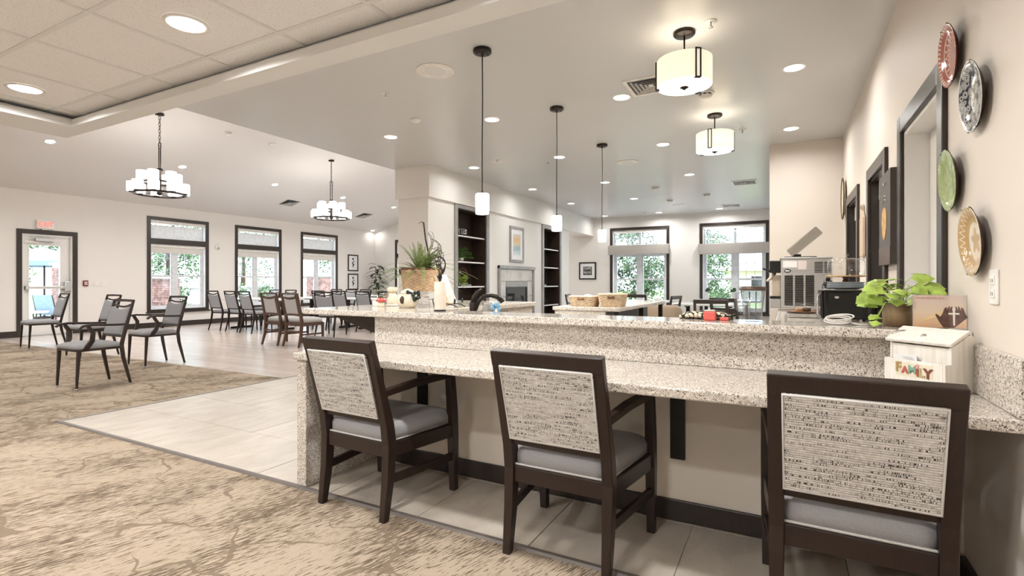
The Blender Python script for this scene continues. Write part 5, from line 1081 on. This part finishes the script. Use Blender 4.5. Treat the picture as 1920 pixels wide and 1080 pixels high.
T_ = Matrix.Translation((0, .018, .166)) @ Matrix.Rotation(atan2(.040, .085), 4, 'X'); ld = MB().box(-Wb-.012, Wb+.012, 0, .108, 0, .012, T_).build('lid', 'whitewash', fx, bevel=.002); MB().lathe([(.001,.016),(.006,.016),(.010,.013),(.010,.0115)], 16, (0,.045,0), True, T_).build('lock', 'chrome', ld)
MB().box(-.062, .066, -.0012, -.0003, .046, .094).build('sticker', 'ceramic', fx)
for (ch, x, z, sz, col) in [('F', -.052, .064, .050, (.42,.30,.12)), ('A', -.028, .056, .036, (.55,.13,.10)), ('M', -.002, .060, .040, (.25,.42,.30)), ('I', .017, .051, .036, (.48,.08,.08)), ('L', .031, .053, .042, (.46,.42,.20)), ('Y', .052, .052, .050, (.20,.05,.035))]:
    text('letter', ch, sz, plain('letter_'+ch.lower(), col, .4), fx, (x, -.003, z+.011), (pi/2, 0, radians(0)), .0018, 'CENTER', .95, .0012)
m = MB(); m.prism([(.008,.085),(.015,.095),(.022,.091),(.019,.081),(.014,.077)], -.0048, -.0015, 'y'); m.build('heart', plain('pink_heart', (.70,.33,.33), .4), fx)
for x, w2, h2, lab, tl in [(-.045, .075, .052, 'stack of white note slips at the left in the family box pocket', 3), (-.018, .05, .058, 'folded white notes at the middle of the family box pocket', -4), (.038, .06, .036, 'single white note slanting out of the family box pocket', 22)]:
    t = thing('note_slips', lab, 'paper', tuple(Vector((.418, 2.348, .757+.066)) + Matrix.Rotation(radians(-45), 3, 'Z') @ Vector((x, .020, 0))), radians(-45), 'notes in the family box'); R = Matrix.Rotation(radians(tl), 4, 'Y'); 
    for q in range(3): MB().box(-w2/2, w2/2, -.008+q*.006, -.0075+q*.006, 0, h2-.004*q, R).build('sheet', 'paper', t)
# microwave, plates, cake stand on the wall counter
mw = thing('microwave', 'black microwave on the wall counter with plates and a cake dome on top', 'microwave', (.262, 4.50, .862))
MB().box(0, .335, 0, .46, .012, .228).build('case', 'gloss_black', mw, bevel=.012); MB().box(.03, .275, -.003, .0, .035, .205).build('side_panel', plain('matte_black', (.004,.004,.005), .28), mw, bevel=.002)
MB().box(-.014, 0, .01, .36, .016, .224).build('door', 'gloss_black', mw, bevel=.003); MB().box(-.017, -.0135, .06, .30, .05, .19).build('door_window', 'fireglass', mw); MB().box(-.014, 0, .365, .455, .016, .224).build('control_panel', 'black', mw, bevel=.002); MB().tube([(-.014,.035,.04),(-.036,.035,.05),(-.036,.035,.19),(-.014,.035,.20)], .006, 8).build('door_handle', 'chrome', mw)
MB().box(.002, .30, .01, .45, .2285, .2315).build('top_trim', 'steel', mw)
m = MB(); m.ball((.085,-.004,.175), (.016,.002,.010), 12, 6); m.build('badge', 'chrome', mw)
for sx in (.03, .30):
    for sy in (.04, .42): MB().lathe([(.001,0),(.012,0),(.012,.013),(.001,.013)], 10, (sx, sy, 0)).build('foot', 'black', mw)
zt = .862+.2325
for q in range(5):
    t = thing('dinner_plate', ['lowest grey blue plate of the stack on the microwave', 'second grey blue plate from the bottom of the microwave stack', 'middle grey blue plate of the microwave stack', 'second grey blue plate from the top of the microwave stack', 'topmost grey blue plate of the stack under the cake stand'][q], 'plate', (.418, 4.66, zt+q*.0095), 0, 'plates stacked on the microwave')
    MB().lathe([(.001,0),(.07,0),(.11,.010),(.126,.018),(.127,.0195),(.124,.0195),(.09,.010),(.07,.006),(.001,.005)], 36).build('plate_body', plain('grey_blue_glaze', (.55,.60,.64), .2) if q == 0 else bpy.data.materials['grey_blue_glaze'], t)
zs = zt+.0435
ck = thing('cake_stand', 'wooden cake stand under the glass dome on the stacked plates', 'cake stand', (.418, 4.66, zs)); MB().lathe([(.001,0),(.045,0),(.046,.004),(.024,.016),(.018,.04),(.03,.052),(.001,.054)], 26).build('pedestal', 'brown', ck); MB().lathe([(.001,.052),(.132,.052),(.134,.056),(.132,.062),(.001,.062)], 40).build('board', 'bread', ck)
cd = thing('cake_dome', 'clear glass dome with a knob covering the cake stand', 'cake dome', (.418, 4.66, zs+.063)); MB().lathe([(.121,0),(.122,.0),(.122,.095),(.115,.115),(.09,.128),(.02,.134),(.001,.134)], 44, caps=False).build('dome', 'clear', cd); MB().lathe([(.001,.134),(.010,.134),(.009,.142),(.020,.152),(.018,.164),(.001,.168)], 20).build('knob', 'clear', cd)
# soft serve / ice machine
im = thing('drink_machine', 'stainless countertop drink machine with louvered side and raised hopper cover', 'drink machine', (-.03, 6.07, .862))
MB().box(0, .462, 0, .55, .015, .53).build('case', 'steel', im, bevel=.006); m = MB()
for c_ in range(3):
    for k in range(17): m.box(.035+c_*.095, .112+c_*.095, -.0035, .0, .045+k*.0185, .055+k*.0185)
for c_ in range(2):
    for k in range(7): m.box(.305+c_*.085, .378+c_*.085-.012*c_, -.0035, .0, .385+k*.0165, .394+k*.0165)
stuff(m.build('louver_slots', 'black', im)); m = MB()
for c_ in range(3):
    for k in range(17): m.add([(.035+c_*.095,-.001,.055+k*.0185),(.112+c_*.095,-.001,.055+k*.0185),(.112+c_*.095,-.010,.0625+k*.0185),(.035+c_*.095,-.010,.0625+k*.0185)], [(0,1,2,3)])
stuff(m.build('louver_fins', 'steel', im))
MB().box(.02, .15, -.002, 0, .44, .51).build('instruction_label', 'paper', im); MB().box(.158, .235, -.002, 0, .42, .51).build('instruction_label', plain('pinkish_label', (.74,.66,.65), .6), im); m = MB(); m.ball((.062,-.002,.405), (.033,.003,.019), 16, 6); bd = m.build('badge', 'gloss_black', im); MB().box(.042, .082, -.0062, -.0045, .399, .411).build('badge_text', 'paper', bd)
MB().box(-.012, .462, -.008, .56, .53, .545).build('top_cap', 'steel', im, bevel=.003); MB().box(-.105, 0, .02, .50, .385, .515).build('dispense_head', 'gloss_black', im, bevel=.01); MB().box(-.10, -.001, .04, .48, .012, .115).build('drip_tray', 'steel', im, bevel=.006); MB().box(-.105, -.001, .035, .485, .116, .135).build('drip_grate', 'black', im)
MB().box(-.085, -.001, .10, .42, .136, .36).build('front_panel', 'cream', im, bevel=.006); MB().tube([(-.06,.12,.385),(-.085,.10,.34),(-.13,.06,.30)], [.02,.018,.012], 10).build('spout', 'cream', im); MB().tube([(-.05,.08,.40),(-.11,.03,.405),(-.165,-.02,.43)], [.014,.012,.009], 8).build('draw_handle', 'gloss_black', im)
MB().box(.03, .33, .08, .40, .5455, .558).build('hopper_base', 'black', im, bevel=.005); T_ = Matrix.Translation((.11, .22, .565)) @ Matrix.Rotation(radians(-42), 4, 'Y'); MB().box(0, .36, -.12, .12, -.012, .085, T_).build('hopper_cover', 'frosted', im, bevel=.01); MB().box(.12, .19, .16, .28, .558, .585).build('hinge_block', 'gloss_black', im, bevel=.003)
sv = thing('silver_tray', 'low silver warming tray in front of the drink machine', 'tray', (.14, 4.86, .861)); MB().box(-.115, .115, -.09, .09, 0, .034).build('tray_body', 'steel', sv, bevel=.004); m = MB(); [m.box(-.10+.07*k, -.05+.07*k, -.0925, -.09, .008, .026) for k in range(3)]; stuff(m.build('drawer_fronts', 'chrome', sv)); MB().box(-.12, .12, -.095, .095, .034, .039).build('top_sheet', 'clear', sv)
t = thing('pastry_plate', 'brown oval plate on the silver tray', 'plate', (.14, 4.86, .901)); MB().lathe([(.001,0),(.08,0),(.12,.008),(.122,.011),(.085,.006),(.001,.005)], 32).build('plate_body', plain('terracotta_glaze', (.42,.22,.15), .3), t); MB().lathe([(.119,.0105),(.1225,.011),(.121,.0125),(.118,.0115)], 32, caps=False).build('rim', 'brown', t)
for x, lab, mt in [(.165, 'dark red jam jar with ruffled clear lid on the brown plate', 'ceramic_brown'), (.115, 'pink jam jar with ruffled clear lid on the brown plate', 'bread')]:
    t = thing('jam_jar', lab, 'jar', (x, 4.86, .9075), 0, 'jam jars on the brown plate'); MB().lathe([(.001,0),(.03,0),(.032,.03),(.001,.032)], 18).build('filling', mt, t); MB().lathe([(.033,.0),(.036,.03),(.044,.05),(.040,.062),(.001,.07)], 14).build('clear_cup', 'clear', t)
t = thing('pepper_mill', 'small dark round jar behind the stacked plates', 'jar', (.33, 5.10, .862)); MB().lathe([(.001,0),(.04,0),(.045,.03),(.045,.26),(.03,.30),(.001,.31)], 18).build('body', 'gloss_black', t); MB().lathe([(.001,.33),(.018,.325),(.018,.305),(.001,.305)], 12).build('knob', 'metal_dark', t)
# table flowers
for x, y, lab in [(-2.62, 11.12, 'small flower vase on the white table under the first dining window'), (-1.52, 12.25, 'small flower vase with dark bloom on the rear dining table, left one'), (-1.02, 12.60, 'small flower vase with dark bloom on the rear dining table, right one')]:
    t = thing('flower_vase', lab, 'vase', (x, y, .7505), 0, 'flower vases on dining tables'); MB().lathe([(.001,0),(.045,0),(.05,.05),(.025,.11),(.02,.14),(.026,.15),(.018,.14),(.001,.02)], 18).build('vase', 'white_plastic', t); m = MB(); m.tube([(0,0,.05),(.01,0,.22)], .004, 5); random.seed(len(lab))
    for q in range(14): m.ball((.01+random.uniform(-.05,.05), random.uniform(-.05,.05), .22+random.uniform(-.03,.04)), .022, 6, 4)
    stuff(m.build('bloom', 'bush', t))
t = thing('table_caddy', 'small white caddy on the white table under the first dining window', 'caddy', (-2.38, 11.2, .7505)); MB().box(-.06, .06, -.04, .04, 0, .05).build('tray', 'white_plastic', t, bevel=.005); MB().tube([(-.04,0,.05),(-.04,0,.12),(.04,0,.12),(.04,0,.05)], .004, 6).build('handle', 'chrome', t)
for x, y, lab in [(-8.62, 9.5, 'white napkin dispenser on the great room table behind the pulled out chair'), (-10.6, 9.55, 'white napkin dispenser on the rear great room table')]:
    t = thing('napkin_box', lab, 'napkin box', (x, y, .7505), 0, 'napkin boxes on the tables'); MB().box(-.09, .09, -.06, .06, 0, .10).build('box', 'white_plastic', t, bevel=.006); MB().box(-.06, .06, -.02, .02, .10, .125).build('napkins', 'paper', t)
# corner palm
pp = thing('corner_palm', 'tall dark green potted palm in the rear corner of the great room', 'potted plant', (-13.45, 14.6, 0)); MB().lathe([(.001,0),(.15,0),(.19,.32),(.20,.34),(.17,.34),(.16,.28),(.001,.28)], 24).build('pot', 'metal_dark', pp); MB().lathe([(.001,.30),(.165,.30),(.165,.27),(.001,.27)], 20).build('soil', 'soil', pp)
random.seed(9)
for k, (x, y) in enumerate([(-.05,0),(.06,.03),(.0,-.06)]): MB().tube([(x*.6,y*.6,.25),(x,y,.9),(x*1.5,y*1.5,1.72)], [.014,.012,.007], 6).build('cane', 'bush', pp)
for k in range(42):
    z = .62+1.22*k/42; a = k*2.4; L = random.uniform(.32, .46); el = random.uniform(.1, .7); m = MB(); c = Vector((.05*cos(a), .05*sin(a), z)); d = Vector((cos(a), sin(a), 0)); sd = Vector((-sin(a), cos(a), 0)); V = []; n_ = 6
    for q in range(n_+1):
        t_ = q/n_; p = c+d*(L*t_*cos(el)*1.1)+Vector((0,0,L*(t_*sin(el)-.75*t_*t_*.9))); ww = .062*sin(pi*min(1, t_*.94+.06))**.8; V += [p+sd*ww-Vector((0,0,ww*.25)), p, p-sd*ww-Vector((0,0,ww*.25))]
    Fs = [];
    for q in range(n_): Fs += [(3*q,3*q+1,3*q+4,3*q+3),(3*q+1,3*q+2,3*q+5,3*q+4)]
    m.add(V, Fs, True); m.build('leaf', 'palm', pp)

# ================================================================== OUTSIDE
struct(MB().box(-24, -14.3, -12, 30, -.25, -.10).box(-14.3, 16, 15.4, 19, -.25, -.10).build('ground_patio', 'stone_base'))
struct(MB().box(-70, -24, -40, 70, -.28, -.12).box(-24, 50, 30, 80, -.28, -.12).box(-14.3, 50, 19, 30, -.28, -.12).build('ground_lawn', 'grass'))
random.seed(40)
def tree(label, loc, h, r, n, name='tree', z0=.4, trunk=True, group='trees outside the windows', cat='tree', ls=.28):
    t = thing(name, label, cat, loc, 0, group); m = MB()
    if not trunk: MB().tube([(0,0,-.02),(.02,.01,h*.2),(0,.02,h*.4)], [.06,.05,.03], 7).build('stem', 'bush', t)
    if trunk:
        MB().tube([(0,0,0),(.05,.03,h*.3),(-.04,.05,h*.62)], [.16,.13,.07], 8).build('trunk', 'brown', t)
    cl = [(random.uniform(-.75,.75)*r, random.uniform(-.75,.75)*r, z0+(h-z0)*(random.uniform(.0,.9) if trunk else .92*random.random()**1.6), r*random.uniform(.35,.6)) for _ in range(22)]
    for k in range(n):
        cx, cy, cz, cr = cl[k % 22]; a = random.uniform(0, 2*pi); e = math.asin(random.uniform(-1, 1)); q = cr*random.uniform(.6, 1.0)
        c = Vector((cx+q*cos(a)*cos(e), cy+q*sin(a)*cos(e), cz+q*sin(e)*.9)); u = Vector((random.gauss(0,1), random.gauss(0,1), random.gauss(0,1))).normalized(); v = u.cross(Vector((random.gauss(0,1), random.gauss(0,1), .3))).normalized(); s_ = ls*random.uniform(.5, 1)
        m.add([c-u*s_*.5, c+v*s_*.28, c+u*s_*.5, c-v*s_*.28], [(0,1,2,3)])
    o = m.build('foliage', 'bush', t); stuff(o); return t
for k, (x, y, h, r) in enumerate([(-27,4.5,5.5,2.0),(-29,9.5,6.5,2.2),(-28,15,6,2.1),(-30,20.5,6.5,2.4),(-28,26.5,6,2.3),(-32,33,7,2.8)]):
    tree('leafy green tree beyond the patio, %s from the exit door' % ['first','second','third','fourth','fifth','sixth'][k], (x, y, -.12), h, r, 5200, z0=1.5, ls=.2)
for k, (x, y, h, r, n) in enumerate([(-7.5,18.8,4.8,1.2,9000),(-4.4,18.4,4.8,1.15,9000),(-2.75,20.5,4.8,1.0,6500),(-3.2,24.0,5.0,1.2,6500)]):
    tree('dense green bush outside the dining windows, %s from the fireplace side' % ['first','second','third','fourth'][k], (x, y, -.12), h, r, n, 'bush', .1, False, 'bushes outside the dining room', 'bush', .13)
for k, (x, y) in enumerate([(-20.3,9.9),(-20.4,11.2),(-20.2,13.4),(-20.3,14.7)]):
    tree('low shrub by the patio wall, %s from the left' % ['first','second','third','fourth'][k], (x, y, -.10), 1.2, .55, 700, 'shrub', .1, True, 'shrubs by the patio wall', 'shrub', .14)
def brickpier(label, loc, sx, sy, h, capped=True):
    t = thing('brick_pier', label, 'brick pier', loc, 0, 'brick piers on the patio'); MB().box(-sx/2+.012, sx/2-.012, -sy/2+.012, sy/2-.012, 0, h).build('mortar_core', 'mortar', t); m = MB(); rows = int(h/.075)
    for r in range(rows):
        z = r*.075+.006; off = .10 if r % 2 else 0
        for ax in (0, 1):
            L, D = (sx, sy) if ax == 0 else (sy, sx); q = -L/2
            while q < L/2-.01:
                e = min(q+(.21-off if q == -L/2 else .21), L/2)
                for s in (-1, 1):
                    a = (q+.004, e-.004, s*D/2-.012, s*D/2+.012, z, z+.064); m.box(a[0], a[1], min(a[2],a[3]), max(a[2],a[3]), a[4], a[5]) if ax == 0 else m.box(min(a[2],a[3]), max(a[2],a[3]), a[0], a[1], a[4], a[5])
                q = e
    o = m.build('bricks', 'brick', t); stuff(o)
    if capped: MB().box(-sx/2-.05, sx/2+.05, -sy/2-.05, sy/2+.05, h, h+.08).build('cap', 'stone_base', t, bevel=.01)
    return t
brickpier('brick pier with stone cap seen through the exit door glass', (-18.0, 6.9, -.10), .42, .42, 1.72); brickpier('brick pier with stone cap seen through the first window', (-18.2, 9.45, -.10), .9, .9, 1.36); brickpier('low brick pier seen through the third window', (-19.0, 17.0, -.10), 1.0, 1.0, 1.55); brickpier('short brick planter pier at the right in the first window', (-17.6, 11.35, -.10), .45, .45, .62)
t = thing('patio_wall', 'low pale patio wall behind the flowering shrubs', 'wall', (-21.5, 13, -.10)); MB().box(-.15, .15, -4.6, 4.6, 0, 1.0).build('wall_body', 'stone_base', t); MB().box(-.2, .2, -4.65, 4.65, 1.0, 1.08).build('coping', 'stone_base', t, bevel=.01)
def umbrella(label, loc, r, rim, top, mat):
    t = thing('patio_umbrella', label, 'umbrella', loc, 0); MB().tube([(0,0,0),(0,0,top)], .03, 10).build('pole', 'metal_dark', t); MB().lathe([(.001,0),(.28,0),(.28,.06),(.05,.09),(.001,.09)], 20).build('base', 'metal_dark', t)
    m = MB(); n_ = 8; ring = [(r*cos(2*pi*k/n_), r*sin(2*pi*k/n_), rim) for k in range(n_)]; V = [(0,0,top)] + ring + [(q[0]*1.005, q[1]*1.005, rim-.16) for q in ring]; m.add(V, [(0, 1+k, 1+(k+1) % n_) for k in range(n_)] + [(1+k, 9+k, 9+(k+1) % n_, 1+(k+1) % n_) for k in range(n_)]); m.build('canopy', mat, t)
    for k in range(n_): MB().tube([(0,0,top-.03),(ring[k][0]*.98, ring[k][1]*.98, rim-.02)], .008, 5).build('rib', 'metal_dark', t)
    return t
umbrella('blue grey patio umbrella seen through the exit door glass', (-22.6, 8.1, -.10), 1.5, 1.95, 2.45, 'umbrella')
def patio_chair(label, loc, rz):
    t = thing('patio_chair', label, 'chair', loc, rz, 'blue patio chairs'); 
    for s in (-1, 1):
        MB().tube([(s*.26,.26,0),(s*.27,.24,.60),(s*.27,-.18,.62)], .014, 7).build('side_frame', 'metal_dark', t); MB().tube([(s*.25,-.28,0),(s*.25,-.22,.42),(s*.24,-.34,.92)], .014, 7).build('side_frame', 'metal_dark', t)
    MB().box(-.25, .25, -.22, .24, .40, .44).build('seat', 'umbrella', t, bevel=.01); m = MB(); m.loft([[(-.24,-.23,.44),(.24,-.23,.44),(.24,-.20,.45),(-.24,-.20,.45)],[(-.24,-.35,.92),(.24,-.35,.92),(.24,-.32,.92),(-.24,-.32,.92)]]); m.build('backrest', 'umbrella', t); return t
pc = patio_chair('blue patio chair at the left behind the exit door glass', (-17.6, 5.55, -.10), radians(-100)); dup(pc, (-16.9, 6.25, -.10), radians(30), 'blue patio chair angled beside the glass patio table'); dup(pc, (-17.0, 8.55, -.10), radians(-70), 'blue patio chair below the first window')
t = thing('patio_table', 'pale low patio table behind the exit door glass', 'table', (-16.6, 5.6, -.10)); MB().lathe([(.001,.48),(.40,.48),(.42,.50),(.42,.52),(.001,.52)], 28).build('tabletop', 'paper', t)
for k in range(4): a = pi/4+k*pi/2; MB().tube([(.34*cos(a),.34*sin(a),0),(.28*cos(a),.28*sin(a),.485)], .014, 7).build('leg', 'metal_dark', t)
hs = thing('house', 'pale neighbouring house with a low hipped roof outside the second dining window', 'house', (1.2, 36, -.12))
MB().box(-4.6, 9, 0, 8, 0, 2.0).build('walls', 'tan', hs); m = MB(); m.add([(-5.1,-.5,2.0),(9.5,-.5,2.0),(9.5,8.5,2.0),(-5.1,8.5,2.0),(-1.6,4,3.35),(7,4,3.35)], [(0,1,5,4),(1,2,5),(2,3,4,5),(3,0,4),(3,2,1,0)]); m.build('roof', 'roof_tan', hs)
for x in (-2.6, .6): f_ = MB().box(x-.5, x+.5, -.03, 0, .8, 1.7).build('window', 'vinyl', hs); MB().box(x-.44, x+.44, -.04, -.031, .86, 1.64).build('pane', 'fireglass', f_)
